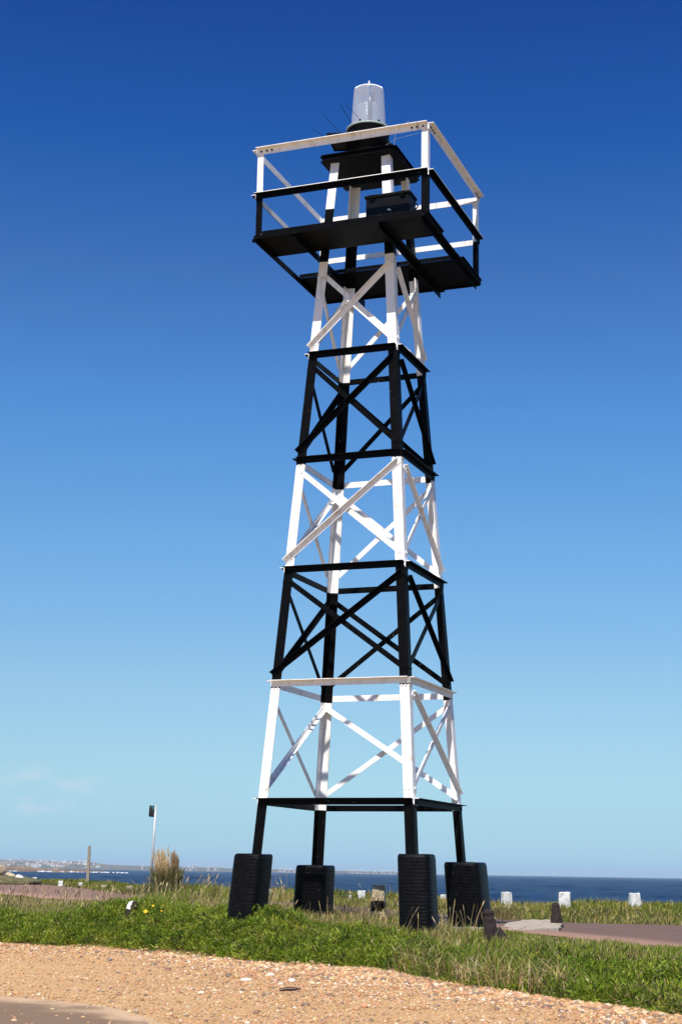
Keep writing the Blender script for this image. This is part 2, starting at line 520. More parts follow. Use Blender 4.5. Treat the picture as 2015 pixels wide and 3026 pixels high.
sa_.data.foreach_set('value', (1 - smooth((dist + (vnoise(v[:, 0], v[:, 1], 3, 9) - .5) * .9 + (vnoise(v[:, 0], v[:, 1], 9, 10) - .5) * .4) / .9)).astype(np.float32))

# ------------------------------------------------------------------ sea
SEA = EYE - 6.0
mw, ntw, bw = newmat('sea_water')
vw = coords(ntw, (1, 2.6, 1))
n1 = noise(ntw, vw, .16, 5, .6)
n2 = noise(ntw, vw, .9, 5, .65)
n3 = noise(ntw, coords(ntw, (.004, .011, 1)), 1, 4, .55)
mm = ntw.nodes.new('ShaderNodeMath'); mm.operation = 'MULTIPLY_ADD'
ntw.links.new(n1, mm.inputs[0]); mm.inputs[1].default_value = 3.0; ntw.links.new(n2, mm.inputs[2])
bump(ntw, bw, mm.outputs[0], .6, .35)
ca_ = ramp(ntw, n1, [(.42, (.0012, .007, .026)), (.58, (.006, .028, .080))]).outputs[0]
cb_ = ramp(ntw, n3, [(.42, (.0012, .008, .030)), (.60, (.006, .026, .076))]).outputs[0]
ntw.links.new(mixc(ntw, .5, ca_, cb_), bw.inputs['Base Color'])
bw.inputs['Roughness'].default_value = .3
bw.inputs['Specular IOR Level'].default_value = .03
yy_ = 45 * 1.0062 ** np.arange(690)                      # rows close together near the shore, wider apart far out
uu_ = np.linspace(-.30, .30, 330)
UU, YY = np.meshgrid(uu_, np.concatenate([[20.], yy_, [5000, 8000, 13000, 20500]]))
XX = UU * np.maximum(YY, 60)
XX[:, 0] = -9400; XX[:, -1] = 9400
wz = np.zeros_like(XX)
for k_ in range(26):
    wl = 3.0 * 1.17 ** k_ * RNG.uniform(.9, 1.1); an = RNG.normal(-1.2, .55)
    wz += .0075 * wl ** .72 * np.sin((XX * math.cos(an) + YY * math.sin(an)) * 2 * math.pi / wl + RNG.uniform(0, 6.28)) * np.clip(wl / (YY * .004), .25, 1)
wz += (vnoise(XX, YY, .5, 71) - .5) * .22 + (vnoise(XX, YY, .11, 72) - .5) * .25
wz *= (YY < 4500) * np.clip((YY - 20) / 40, 0, 1)
wv_ = np.stack([XX, YY, SEA + wz], -1).reshape(-1, 3)
nr, nc = XX.shape
i_ = np.arange((nr - 1) * (nc - 1)); a_ = (i_ // (nc - 1)) * nc + i_ % (nc - 1)
sea = np_mesh('sea', wv_, np.stack([a_, a_ + 1, a_ + nc + 1, a_ + nc], -1), mw)
tag(sea, kind='structure')

# ------------------------------------------------------------------ the tower
YAW = -0.3653
TX, TY = 0.1666 * U, 10 * U
ca, sa = math.cos(YAW), math.sin(YAW)
def hw(z): return (.528 - .0666 * z) * U          # half width of the leg square at survey height z
LZ = [.4354, 1.1615, 1.8897, 2.6188, 3.3446]      # heights of the horizontal rings, survey units
tower = empty('beacon_tower', (TX, TY, EYE), YAW)
tag(tower, 'tall tapering lattice tower banded in black and white with a railed platform', 'tower')
def W(p):                                          # tower frame -> world
    return tower_m @ Vector(p)
tower_m = Matrix.Translation((TX, TY, EYE)) @ Matrix.Rotation(YAW, 4, 'Z')
K = 0.0005
corners = {'FL': (-1, -1), 'FR': (1, -1), 'R': (1, 1), 'BL': (-1, 1)}
legw, legt = .134, .013
TOPZ = 4.735
for k, (sx, sy) in corners.items():
    zs = [.02] + [LZ[0] - .03] + [LZ[1] - .045] + [LZ[2] - .03] + [LZ[3] - .045] + [LZ[4] - .02] + [4.0, 4.39, TOPZ]
    spans = [1, 0, 1, 0, 1, 0, 1, 0]
    bm = bmesh.new()
    add_angle(bm, [(sx * hw(z), sy * hw(z), z * U) for z in zs], (-sx, 0, 0), (0, -sy, 0), legw, legw, legt, spans=spans)
    # splice bolts on both flanges
    for lv in range(5):
        for dz in (-.05, .055):
            z = LZ[lv] + dz
            m_ = 1 if (dz < 0) == (lv % 2 == 0) else 0
            if lv == 0 and dz < 0: m_ = 1
            for o_ in (.05, .105):
                add_bolt(bm, (sx * hw(z) - sx * o_, sy * hw(z) + sy * .0, z * U), (0, sy, 0), mat=m_)
                add_bolt(bm, (sx * hw(z) + sx * .0, sy * hw(z) - sy * o_, z * U), (sx, 0, 0), mat=m_)
    build('leg', bm, [M_WHITE, M_BLACK], tower)

# faces: (outward direction, from corner, to corner)
faces = [((0, -1, 0), 'FL', 'FR'), ((1, 0, 0), 'FR', 'R'), ((0, 1, 0), 'R', 'BL'), ((-1, 0, 0), 'BL', 'FL')]
def cor(k, z, out=(0, 0, 0), off=0.0):
    sx, sy = corners[k]
    return Vector((sx * hw(z), sy * hw(z), z * U)) + Vector(out) * off
ringw, ringf, rt_ = .088, .075, .010
for lv, z in enumerate(LZ):
    for out, a, b in faces:
        o_ = Vector(out)
        off = .004
        p0, p1 = cor(a, z, out, off), cor(b, z, out, off)
        ax = (p1 - p0).normalized()
        bm = bmesh.new()
        # sides: web outer face.., built with heel on the inner top edge: A = outward flange, B = web down
        W_, B_ = 0, 1
        if lv == 1: mats = [0] * 6
        elif lv == 3: mats = [1, 1, 1, 1, 1, 0]
        else: mats = [0, 1, 1, 1, 1, 1]
        add_angle(bm, [p0 + ax * .003, p1 - ax * .003], out, (0, 0, -1), ringf, ringw, rt_, mats=mats)
        for q in (.05, .11):
            add_bolt(bm, p0 + ax * q + o_ * rt_ + Vector((0, 0, -.055)), out, mat=0 if lv == 1 else 1)
            add_bolt(bm, p1 - ax * q + o_ * rt_ + Vector((0, 0, -.055)), out, mat=0 if lv == 1 else 1)
        build('ring_bar', bm, [M_WHITE, M_BLACK], tower)

def brace(a, za, b, zb, out, outer, mat):
    """one diagonal of a face, from corner a low to corner b high"""
    o_ = Vector(out)
    off = .006 if outer else -legt - .004
    p0, p1 = cor(a, za, out, off), cor(b, zb, out, off)
    ax = (p1 - p0).normalized()
    horiz = (cor(b, za) - cor(a, za)).normalized()
    ins = .03 if outer else .06
    fl = .07
    if outer and abs(out[0]) > .5:
        ins = .12; fl = .05
    p0 = p0 + ax * (ins - .03 if outer else ins * .6); p1 = p1 - ax * ins
    dn = Vector((0, 0, -1)); dn = (dn - ax * dn.dot(ax)).normalized()
    bm = bmesh.new()
    if outer:
        add_angle(bm, [p0 - dn * .04, p1 - dn * .04], dn, o_, .075, fl, .009)
        for p, s in ((p0, 1), (p1, -1)):
            for q in (.06, .11): add_bolt(bm, p + ax * s * q + o_ * .009, out)
    else:
        add_angle(bm, [p0 + dn * .04, p1 + dn * .04], -dn, -o_, .075, .06, .009)
        for p, s in ((p0, 1), (p1, -1)):
            for q in (.06,): add_bolt(bm, p + ax * s * q + o_ * (.02), out)
    build('brace', bm, mat, tower)

bays = [(LZ[0], LZ[1], M_WHITE), (LZ[1], LZ[2], M_BLACK), (LZ[2], LZ[3], M_WHITE), (LZ[3], LZ[4], M_BLACK), (LZ[4], 4.005, M_WHITE)]
for bi, (z0, z1, mt) in enumerate(bays):
    lo, hi = z0 + .035, z1 - .065
    for out, a, b in faces:
        if bi == 0 and out == (0, -1, 0): continue      # the lowest bay stands open towards the track
        brace(a, lo, b, hi, out, out in ((0, -1, 0),), mt) if False else None
        if out == (0, -1, 0):   pairs = [(a, b, True), (b, a, False)]
        elif out == (1, 0, 0):  pairs = [(b, a, True), (a, b, False)]
        elif out == (0, 1, 0):  pairs = [(b, a, True), (a, b, False)]
        else:                   pairs = [(a, b, True), (b, a, False)]
        for lo_c, hi_c, outer in pairs:
            brace(lo_c, lo, hi_c, hi, out, outer, mt)
    
# footings: tarred ribbed concrete piers cast in oil-drum like formwork, leaning with the legs
def footing(k, yawx, half, zt, zb, shift=(0, 0)):
    sx, sy = corners[k]
    bm = bmesh.new()
    n = 16
    ring0 = []
    prof = []
    NS = 60
    cxy = Vector((sx * (hw(.1) - .075) + shift[0], sy * (hw(.1) - .075) + shift[1], 0))
    ln = Vector((-sx, -sy, 0)) * .0666
    sq = []
    r = .105
    for cxs, cys, a0 in ((1, 1, 0), (-1, 1, 90), (-1, -1, 180), (1, -1, 270)):
        for da in (0, 30, 60, 90):
            an = rad(a0 + da)
            sq.append(Vector((cxs * (half - r) + r * math.cos(an), cys * (half - r) + r * math.sin(an), 0)))
    Rm = Matrix.Rotation(yawx, 3, 'Z')
    rings = []
    for i in range(NS + 1):
        t = i / NS
        z = (zb + (zt - zb) * t) * U
        wob = 1 + .0012 * math.sin(i * 1.1 + sx) + random.uniform(-.0009, .0009)
        if i == NS: wob *= .955
        if i == NS - 1: wob *= .985
        c = cxy + ln * (z - .1 * U)
        c.z = z
        rings.append([bm.verts.new(c + (Rm @ s) * wob * (1.02 - .03 * t) + Vector((0, 0, random.uniform(-.004, .004)))) for s in sq])
    m = len(sq)
    for i in range(NS):
        for j in range(m):
            bm.faces.new((rings[i][j], rings[i][(j + 1) % m], rings[i + 1][(j + 1) % m], rings[i + 1][j]))
    tr = [bm.verts.new(c + (v.co - c) * .9 + Vector((0, 0, .008))) for v in rings[-1]]
    for j in range(m): bm.faces.new((rings[-1][j], rings[-1][(j + 1) % m], tr[(j + 1) % m], tr[j]))
    bm.faces.new(tr); bm.faces.new(rings[0][::-1])
    build('footing', bm, M_BLOCK, tower, True)
footing('FL', rad(-6), .220, .098, -.52, (-.095, .035))
footing('FR', rad(0), .220, .107, -.52, (.075, -.03))
footing('R', rad(-3), .262, .072, -.52, (.095, -.035))
footing('BL', rad(-2), .245, .040, -.52, (-.03, 0))

# platform
WP = .6086 * U - .022
POX, POY = .03, -.03
ZT, ZM, ZD = 4.7104 * U, 4.3871 * U, 4.075 * U
def pc(k, z): return Vector((corners[k][0] * WP + POX, corners[k][1] * WP + POY, z))
for out, a, b in faces:
    ax = (pc(b, 0) - pc(a, 0)).normalized()
    bm = bmesh.new()
    add_angle(bm, [pc(a, ZT) - ax * .0, pc(b, ZT) + ax * .0], out, (0, 0, -1), .08, .095, .010)
    for q in (.07, .16, .24):
        for p, s in ((pc(a, ZT), 1), (pc(b, ZT), -1)):
            add_bolt(bm, p + ax * s * q + Vector(out) * .010 + Vector((0, 0, -.05)), out, .016, .014, 1)
    build('top_rail', bm, [M_WHITE, M_RUST], tower)
    bm = bmesh.new()
    add_angle(bm, [pc(a, ZM), pc(b, ZM)], out, (0, 0, -1), .075, .085, .010, mats=[0, 0, 1, 1, 1, 0])
    build('middle_rail', bm, [M_WHITE, M_BLACK], tower)
for k, (sx, sy) in corners.items():
    bm = bmesh.new()
    pts = [(sx * (WP - .006) + POX, sy * (WP - .006) + POY, z) for z in (ZD + .02, ZM - .04, ZT - .02)]
    add_angle(bm, pts, (-sx, 0, 0), (0, -sy, 0), .095, .095, .010, spans=[1, 0])
    build('rail_post', bm, [M_WHITE, M_BLACK], tower)
    # gusset plates under the corner of the top rail
    if k in ('R', 'BL'):
        bm = bmesh.new()
        z = ZT - .10
        tri = [(sx * (WP - .012), sy * (WP - .012)), (sx * (WP - .33), sy * (WP - .012)), (sx * (WP - .012), sy * (WP - .10))]
        tri = [(x + POX, y + POY) for x, y in tri]
        lo_ = [bm.verts.new((x, y, z)) for x, y in tri]; hi_ = [bm.verts.new((x, y, z + .008)) for x, y in tri]
        bm.faces.new(lo_); bm.faces.new(hi_)
        for i in range(3): bm.faces.new((lo_[i], lo_[(i + 1) % 3], hi_[(i + 1) % 3], hi_[i]))
        bmesh.ops.recalc_face_normals(bm, faces=bm.faces)
        build('gusset_plate', bm, M_WHITE, tower)

def deck_strip(y0, y1):
    bm = bmesh.new()
    x0, x1 = -.582 * U, .600 * U
    add_box(bm, ((x0 + x1) / 2, (y0 + y1) / 2 * U, ZD), (x1 - x0, (y1 - y0) * U, .008))
    # folded lips along both long edges, and a second sheet lapped on top
    yo = y0 * U if y0 < 0 else y1 * U
    s_ = -1 if y0 < 0 else 1
    add_box(bm, ((x0 + x1) / 2 + .02, yo - s_ * .03, ZD + .045), (x1 - x0 - .1, .012, .075))
    add_box(bm, ((x0 + x1) / 2, yo + s_ * .006, ZD - .012), (x1 - x0, .008, .05))
    yi = y1 * U if y0 < 0 else y0 * U
    add_box(bm, ((x0 + x1) / 2, yi - s_ * .008, ZD + .034), (x1 - x0 - .03, .010, .058))
    add_box(bm, (x1 + .015, (y0 + y1) / 2 * U, ZD + .035), (.06, (y1 - y0) * U * .94, .012))
    add_box(bm, (x1 + .012, (y0 + y1) / 2 * U, ZD + .012), (.016, (y1 - y0) * U * .97, .028))
    build('deck_plate', bm, M_BLACK, tower)
deck_strip(-.635, -.275)
deck_strip(.15, .64)
for xx, s_ in ((-.565, -1), (.568, 1), (-.285, -1), (.285, 1)):
    bm = bmesh.new()
    inner = abs(xx) < .4
    y0, y1 = (-.62, .70) if inner else (-.61, .64)
    zt = ZD - .006
    add_angle(bm, [(xx * U, y0 * U, zt), (xx * U, y1 * U, zt)], (s_, 0, 0), (0, 0, -1), .09, .11 if inner else .085, .012)
    add_box(bm, (xx * U + s_ * .05, y0 * U + .01, zt - .03), (.08, .006, .05))
    build('deck_beam', bm, M_BLACK, tower)
# lamp table on the leg tops
bm = bmesh.new()
TB = .248 * U
zt = TOPZ * U + .004
add_box(bm, (0, 0, zt + .006), (2 * TB, 2 * TB, .012))
for sx, sy in ((0, -1), (0, 1), (1, 0), (-1, 0)):
    L_ = 2 * TB + .05
    out = Vector((sx, sy, 0)); tdir = Vector((-sy, sx, 0))
    c = out * (TB + .004)
    add_angle(bm, [c - tdir * L_ / 2 + Vector((0, 0, zt + .08)), c + tdir * L_ / 2 + Vector((0, 0, zt + .08))], out, (0, 0, -1), .06, .08, .010)
    add_box(bm, c + out * .03 + Vector((0, 0, zt + .006)), (abs(sy) * L_ * .96 + abs(sx) * .055, abs(sx) * L_ * .96 + abs(sy) * .055, .010))
for i in range(7):
    add_bolt(bm, (random.uniform(-.4, .4), random.uniform(-.4, .4), zt), (0, 0, -1), .02, .02)
build('lamp_table', bm, M_BLACK, tower)

# ------------------------------------------------------------------ lantern
lp = W((-.02 * U, .0, 0))
lantern = empty('marine_lantern', (lp.x, lp.y, EYE + zt + .012), YAW)
tag(lantern, 'translucent drum shaped beacon lantern on top of the tower', 'lantern')
def streaky(ntl, b, amount, rough):
    """fine horizontal ribs in the plastic draw highlights out into vertical streaks"""
    gl = ntl.nodes.new('ShaderNodeBsdfAnisotropic')
    gl.inputs['Roughness'].default_value = rough
    gl.inputs['Anisotropy'].default_value = .85
    gl.inputs['Rotation'].default_value = .25
    gl.inputs['Color'].default_value = (.95, .96, .97, 1)
    tg = ntl.nodes.new('ShaderNodeTangent'); tg.direction_type = 'RADIAL'; tg.axis = 'Z'
    ntl.links.new(tg.outputs[0], gl.inputs['Tangent'])
    mx = ntl.nodes.new('ShaderNodeMixShader'); mx.inputs[0].default_value = amount
    ntl.links.new(b.outputs[0], mx.inputs[1]); ntl.links.new(gl.outputs[0], mx.inputs[2])
    ntl.links.new(mx.outputs[0], ntl.nodes['Material Output'].inputs['Surface'])
m, ntl, b = newmat('frosted_acrylic')
b.inputs['Base Color'].default_value = (.90, .90, .88, 1)
b.inputs['Roughness'].default_value = .3
tp = ntl.nodes.new('ShaderNodeBsdfTransparent'); tp.inputs[0].default_value = (.95, .97, .98, 1)
lw = ntl.nodes.new('ShaderNodeLayerWeight'); lw.inputs['Blend'].default_value = .35
fr_ = ntl.nodes.new('ShaderNodeMapRange'); ntl.links.new(lw.outputs['Facing'], fr_.inputs[0]); fr_.inputs[3].default_value = .22; fr_.inputs[4].default_value = .80
mt_ = ntl.nodes.new('ShaderNodeMixShader'); ntl.links.new(fr_.outputs[0], mt_.inputs[0])
ntl.links.new(tp.outputs[0], mt_.inputs[1]); ntl.links.new(b.outputs[0], mt_.inputs[2])
streaky(ntl, mt_, .30, .48)
M_ACR = m
m, ntl, b = newmat('prismatic_lens')
wv = ntl.nodes.new('ShaderNodeTexWave'); wv.bands_direction = 'Z'; wv.inputs['Scale'].default_value = 14
ntl.links.new(coords(ntl), wv.inputs['Vector'])
bump(ntl, b, wv.outputs['Fac'], .4, .01)
b.inputs['Base Color'].default_value = (.84, .87, .92, 1)
b.inputs['Metallic'].default_value = .25
b.inputs['Roughness'].default_value = .25
streaky(ntl, b, .35, .3)
M_LENS = m
LB = .68                       # height of the lens base above the table sheet
bm = bmesh.new()
prof = [(.268, LB), (.266, LB + .03), (.260, LB + .16), (.250, LB + .36), (.238, LB + .56), (.232, LB + .650), (.229, LB + .664), (.218, LB + .672), (.15, LB + .676), (.02, LB + .678)]
inner_p = [(r - .008 if r > .03 else .012, z - .006) for r, z in prof][::-1]
add_lathe(bm, prof, 48, cap=False)
lens = build('lens_cover', bm, M_ACR, lantern, True)
bm = bmesh.new()
add_lathe(bm, [(.17, LB + .02), (.17, LB + .06), (.19, LB + .09), (.19, LB + .37), (.185, LB + .39)], 40)
build('inner_lens', bm, M_LENS, lantern, True)
bm = bmesh.new()
add_lathe(bm, [(.192, LB + .395), (.17, LB + .42), (.05, LB + .435)], 40)
build('lens_cap', bm, simple('lens_cap_grey', [(.3, (.10, .12, .16)), (.7, (.22, .25, .30))], 8, .4, .1), lantern, True)
bm = bmesh.new()  # added dark posts standing in for a reflected band in the lens
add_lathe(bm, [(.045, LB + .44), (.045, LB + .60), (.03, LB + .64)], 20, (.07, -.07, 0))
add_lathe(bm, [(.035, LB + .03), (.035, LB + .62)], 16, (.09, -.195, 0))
build('dark_reflection_post', bm, simple('dark_reflection_grey', [(.3, (.07, .10, .16)), (.7, (.16, .20, .28))], 8, .35, .1), lantern, True)
bm = bmesh.new()
add_lathe(bm, [(.330, LB - .034), (.345, LB - .026), (.345, LB - .006), (.27, LB + .004)], 48)
build('lens_flange', bm, simple('dull_flange', [(.3, (.30, .38, .36)), (.7, (.46, .54, .52))], 12, .5, .1), lantern, False)
bm = bmesh.new()
add_lathe(bm, [(.19, .0), (.19, .10), (.22, .14), (.235, .30), (.30, .42), (.325, LB - .06), (.325, LB - .035)], 40)
add_box(bm, (.30, .05, .34), (.09, .16, .2))
for i in range(6):
    an = i * math.pi / 3 + .4
    add_lathe(bm, [(.017, 0), (.017, .05), (.008, .055)], 8, (.285 * math.cos(an), .285 * math.sin(an), LB + .001))
add_box(bm, (-.05, -.24, .22), (.30, .12, .02), Matrix.Rotation(.2, 3, 'Y'))
build('housing', bm, M_BLACK, lantern)
bm = bmesh.new()
add_tube(bm, [(0, 0, LB + .675), (0, 0, LB + .83)], .012)
build('bird_spike', bm, M_WHITE, lantern)
bm = bmesh.new()
SPIKES = [((-.52, -.19, .48), (-.86, -.12, .78)), ((-.38, -.22, .60), (-.68, -.2, .97)), ((-.18, -.31, LB + .02), (-.36, -.32, LB + .36)), ((-.04, -.32, LB + .06), (-.24, -.31, LB + .30))]
for p, q in SPIKES:
    b1 = bmesh.new(); add_tube(b1, [p, q], .0035, 5)
    build('bird_spike', b1, M_BLACK, lantern)
bm.free()
bm = bmesh.new()
add_tube(bm, [(.22, .0, .34), (.34, -.06, .30), (.37, -.12, .14), (.38, -.2, .09), (.38, -.25, .09)], .012, 8)
build('cable', bm, M_BLACK, lantern)

# solar panel clamped low beside the lantern
sol = empty('solar_panel', W((-.15 * U, -.12 * U, zt + .40)), YAW)
tag(sol, 'small dark solar panel tilted beside the lantern under the top rail', 'solar panel')
bm = bmesh.new()
Rp = Matrix.Rotation(rad(-20), 3, 'X') @ Matrix.Rotation(rad(10), 3, 'Y')
add_box(bm, (0, 0, .02), (.46, .34, .006), Rp)
build('panel_face', bm, M_BOX, sol)
bm = bmesh.new()
for d_ in (-1, 1):
    add_box(bm, Rp @ Vector((0, d_ * .172, 0)) + Vector((0, 0, .02)), (.48, .014, .035), Rp)
    add_box(bm, Rp @ Vector((d_ * .234, 0, 0)) + Vector((0, 0, .02)), (.014, .33, .035), Rp)
build('panel_frame', bm, M_BLACK, sol)
bm = bmesh.new()
add_tube(bm, [(.08, .05, .01), (.20, .12, -.30)], .014)
add_tube(bm, [(.02, .05, .02), (.10, .1, -.34)], .014)
build('bracket', bm, M_BLACK, sol)

# wire aerial at the table corner
wire = empty('wire_aerial', W((TB * .93, -TB * .75, zt + .1)), YAW)
tag(wire, 'thin bent wire rising from the right end of the lamp table', 'wire')
bm = bmesh.new()
add_tube(bm, [(0, 0, 0), (.03, 0, .26), (.09, 0, .33), (.24, 0, .42)], .004, 5)
add_tube(bm, [(-.22, 0, .03), (.03, 0, .16), (.4, 0, .2)], .003, 5)
build('strand', bm, M_METAL, wire)

# battery box on the deck
bxc = W((.30 * U, -.43 * U, ZD + .006))
bat = empty('battery_box', bxc, YAW)
tag(bat, 'black lidded battery box standing on the tower platform', 'box')
bm = bmesh.new()
add_box(bm, (0, 0, .24), (.66, .30, .48)); bmesh.ops.bevel(bm, geom=bm.edges[:], offset=.012, segments=2, affect='EDGES')
build('box_body', bm, M_BOX, bat)
bm = bmesh.new()
add_box(bm, (0, 0, .50), (.70, .335, .05)); bmesh.ops.bevel(bm, geom=bm.edges[:], offset=.012, segments=2, affect='EDGES')
build('lid', bm, M_BOX, bat)
for xx in (-.23, .23):
    bm = bmesh.new(); add_box(bm, (xx, -.173, .49), (.09, .02, .05)); add_box(bm, (xx, -.161, .45), (.06, .022, .035))
    build('latch', bm, M_BLACK, bat)
bm = bmesh.new(); add_tube(bm, [(.332, -.08, .3), (.39, -.07, .36), (.39, .07, .36), (.332, .08, .3)], .010)
build('handle', bm, M_BLACK, bat)
bm = bmesh.new(); add_box(bm, (.02, -.1515, .27), (.035, .002, .022)); add_box(bm, (.045, -.1515, .255), (.02, .002, .012))
build('label_remnant', bm, M_WHITE, bat)
#PART2
# ------------------------------------------------------------------ stones and posts
def rough_block(name, loc, w, d, h, rz, mat, taper=.88, jit=.03, sub=3, lean=0.0):
    """a hewn stone: rounded box with chipped faces, its base sunk a little into the turf"""
    bm = bmesh.new()
    add_box(bm, (0, 0, h / 2 - .06), (w, d, h + .12))
    bmesh.ops.subdivide_edges(bm, edges=bm.edges[:], cuts=sub, use_grid_fill=True)
    sd = random.uniform(0, 50)
    for v in bm.verts:
        t = (v.co.z + .06) / (h + .12)
        k = 1 - (1 - taper) * t
        v.co.x *= k; v.co.y *= k
        r = random.Random(hash((round(v.co.x, 3), round(v.co.y, 3), round(v.co.z, 3), sd)))
        v.co += Vector((r.uniform(-1, 1), r.uniform(-1, 1), r.uniform(-1, 1))) * jit * w
        v.co.x += lean * v.co.z
    bmesh.ops.bevel(bm, geom=[e for e in bm.edges if len(e.link_faces) == 2 and e.calc_face_angle(0) > .9], offset=.05 * w, segments=1, affect='EDGES')
    o = build(name, bm, mat)
    o.location = loc; o.rotation_euler = (0, 0, rz)
    return o

VERGE_STONES = [  # x, top, base, width on the survey photo, label, material
    (5, 2585, 2600, 13, 'whitewashed marker stone at the far left end of the shore verge', 'w'),
    (103, 2593, 2610, 14, 'whitewashed marker stone just right of the pale boulders on the left verge', 'w'),
    (180, 2603, 2619, 13, 'whitewashed marker stone second left of the tall wooden post', 'w'),
    (239, 2608, 2621, 12, 'whitewashed marker stone standing right beside the left of the wooden post', 'w'),
    (309, 2616, 2629, 14, 'squat whitewashed marker stone first to the right of the wooden post', 'w'),
    (384, 2618, 2636, 16, 'grey lichen covered marker stone between the wooden post and the sign pole', 'g'),
    (428, 2624, 2640, 9, 'whitewashed marker stone at the foot of the sign pole', 'w'),
    (793, 2636, 2655, 11, 'whitewashed marker stone behind the leftmost tower footing', 'w'),
    (1034, 2645, 2656, 9, 'tiny whitewashed marker stone in the grass far behind the short banded post', 'w'),
    (1068, 2632, 2660, 23, 'whitewashed marker stone just left of the short banded post', 'w'),
    (1310, 2644, 2664, 18, 'whitewashed marker stone seen between the two right tower footings', 'w'),
    (1496, 2636, 2662, 28, 'whitewashed marker stone nearest to the right of the tower', 'w'),
    (1668, 2637, 2672, 34, 'tallest whitewashed marker stone on the right verge above the upright iron stump', 'w'),
    (1874, 2640, 2668, 31, 'whitewashed marker stone farthest right on the shore verge', 'w')]
for x, yt, yb, w, lab, mk in VERGE_STONES:
    p = on_ground(x, yb + 3)
    dd = max(p.y, y_far(p.x) + 2.0)
    g = at(x, yb, dd); g.z = float(terrain(g.x, dd))
    mpp = dd / FPX
    top = at(x, yt, dd).z
    o = rough_block('marker_stone', g, w * mpp, w * mpp * .85, max(top - g.z, .12), random.uniform(-.5, .5), M_STONEW if mk == 'w' else M_STONEG, random.uniform(.82, .96), .035)
    tag(o, lab, 'stone', 'marker stones along the shore verge')

def boulder(loc, r, lab, mat, sq=(1, 1, .7), group=None, name='boulder', sub=3, amp=.28, rz=None):
    bm = bmesh.new()
    bmesh.ops.create_icosphere(bm, subdivisions=sub, radius=1)
    s1 = [Vector((random.gauss(0, 1), random.gauss(0, 1), random.gauss(0, 1))).normalized() for _ in range(9)]
    cut = [random.uniform(.62, .95) for _ in s1]
    for v in bm.verts:
        for n_, c_ in zip(s1, cut):
            q = v.co.dot(n_)
            if q > c_: v.co -= n_ * (q - c_)
        v.co *= 1 + random.uniform(-.03, .03) * amp * 3
        v.co = Vector((v.co.x * sq[0], v.co.y * sq[1], v.co.z * sq[2])) * r
    o = build(name, bm, mat)
    o.location = loc; o.rotation_euler = (0, 0, random.uniform(0, 6) if rz is None else rz)
    return tag(o, lab, 'stone' if name == 'stone' else 'boulder', group)
for x, y, w, h, lab in ((2, 2568, 40, 30, 'big pale boulder at the left edge of the picture above the shore road'),
                        (30, 2588, 36, 18, 'low pale boulder sloping down from the big one at the left edge'),
                        (56, 2597, 30, 22, 'rounded white boulder left of the first marker stone')):
    dd = 82.0
    p = at(x, y, dd); mpp = dd / FPX
    boulder(p, w * mpp / 2, lab, M_STONEG if x < 50 else M_STONEW, (1, .8, h / w * 1.1), 'boulders on the left verge', rz=0.2)
# turf bank under the boulders
bm = bmesh.new()
bmesh.ops.create_icosphere(bm, subdivisions=4, radius=1)
for v in bm.verts:
    v.co = Vector((v.co.x * 2.4, v.co.y * 3.0, v.co.z * .42)) * (1 + random.uniform(-.02, .02))
mound = build('mound', bm, simple('mound_turf', [(.3, (.06, .06, .02)), (.6, (.16, .14, .06)), (.8, (.4, .36, .28))], 3, .9, .5, .05), smooth=True)
mound.location = (-17.6, 83, float(terrain(-17.0, 83)) + .1)
tag(mound, kind='structure')

# weathered post on the far verge
def square_post(name, base, top, w, mat, lab, cat):
    base = Vector(base); top = Vector(top)
    o = empty(name, base)
    tag(o, lab, cat)
    bm = bmesh.new()
    n = 10
    rings = []
    for i in range(n + 1):
        t = i / n
        c = (top - base) * t + Vector((0, 0, -.15 if i == 0 else 0))
        k = w / 2 * (1.06 - .14 * t)
        j = lambda: random.uniform(-.004, .004)
        rings.append([bm.verts.new(c + Vector((a * k + j(), b * k + j(), 0))) for a, b in ((-1, -1), (1, -1), (1, 1), (-1, 1))])
    for i in range(n):
        for q in range(4): bm.faces.new((rings[i][q], rings[i][(q + 1) % 4], rings[i + 1][(q + 1) % 4], rings[i + 1][q]))
    bm.faces.new(rings[-1]); bm.faces.new(rings[0][::-1])
    build('shaft', bm, mat, o)
    return o
d_ = 71.0
b0 = at(259, 2622, d_); t0 = at(265.5, 2499, d_); b0.z = float(terrain(b0.x, d_))
wp = square_post('wooden_post', b0, t0, .125, M_WOOD, 'tall weathered square wooden post on the left shore verge', 'post')
for sx_, sy_ in ((265, 2507), (263.5, 2543)):
    p = at(sx_, sy_, d_ - .068) - Vector(b0)
    bm = bmesh.new(); add_lathe(bm, [(.012, 0), (.012, .012)], 8, p, Matrix.Rotation(rad(90), 3, 'X'))
    build('bolt', bm, M_RUST, wp)

# sign pole
d_ = 48.0
b0 = at(443, 2645, d_); b0.z = float(terrain(b0.x, d_)) - .05
t0 = at(462, 2379, d_)
signp = empty('road_sign', b0)
tag(signp, 'dark rounded sign plate seen from behind on a leaning grey pole', 'road sign')
bm = bmesh.new(); add_tube(bm, [(0, 0, 0), (t0 - b0) * .5, t0 - b0], .036, 14)
build('pole', bm, M_GALV, signp, True)
bm = bmesh.new()
mpp = d_ / FPX
hx, hz, rr = 19 * mpp / 2 * 1.25, 33 * mpp / 2, .035
pts = []
for cx_, cz_, a0 in ((1, 1, 0), (-1, 1, 90), (-1, -1, 180), (1, -1, 270)):
    for da in (0, 30, 60, 90):
        an = rad(a0 + da)
        pts.append((cx_ * (hx - rr) + rr * math.cos(an), cz_ * (hz - rr) + rr * math.sin(an)))
fr = [bm.verts.new((x, -.006, z)) for x, z in pts]; bk = [bm.verts.new((x, .006, z)) for x, z in pts]
bm.faces.new(fr); bm.faces.new(bk[::-1])
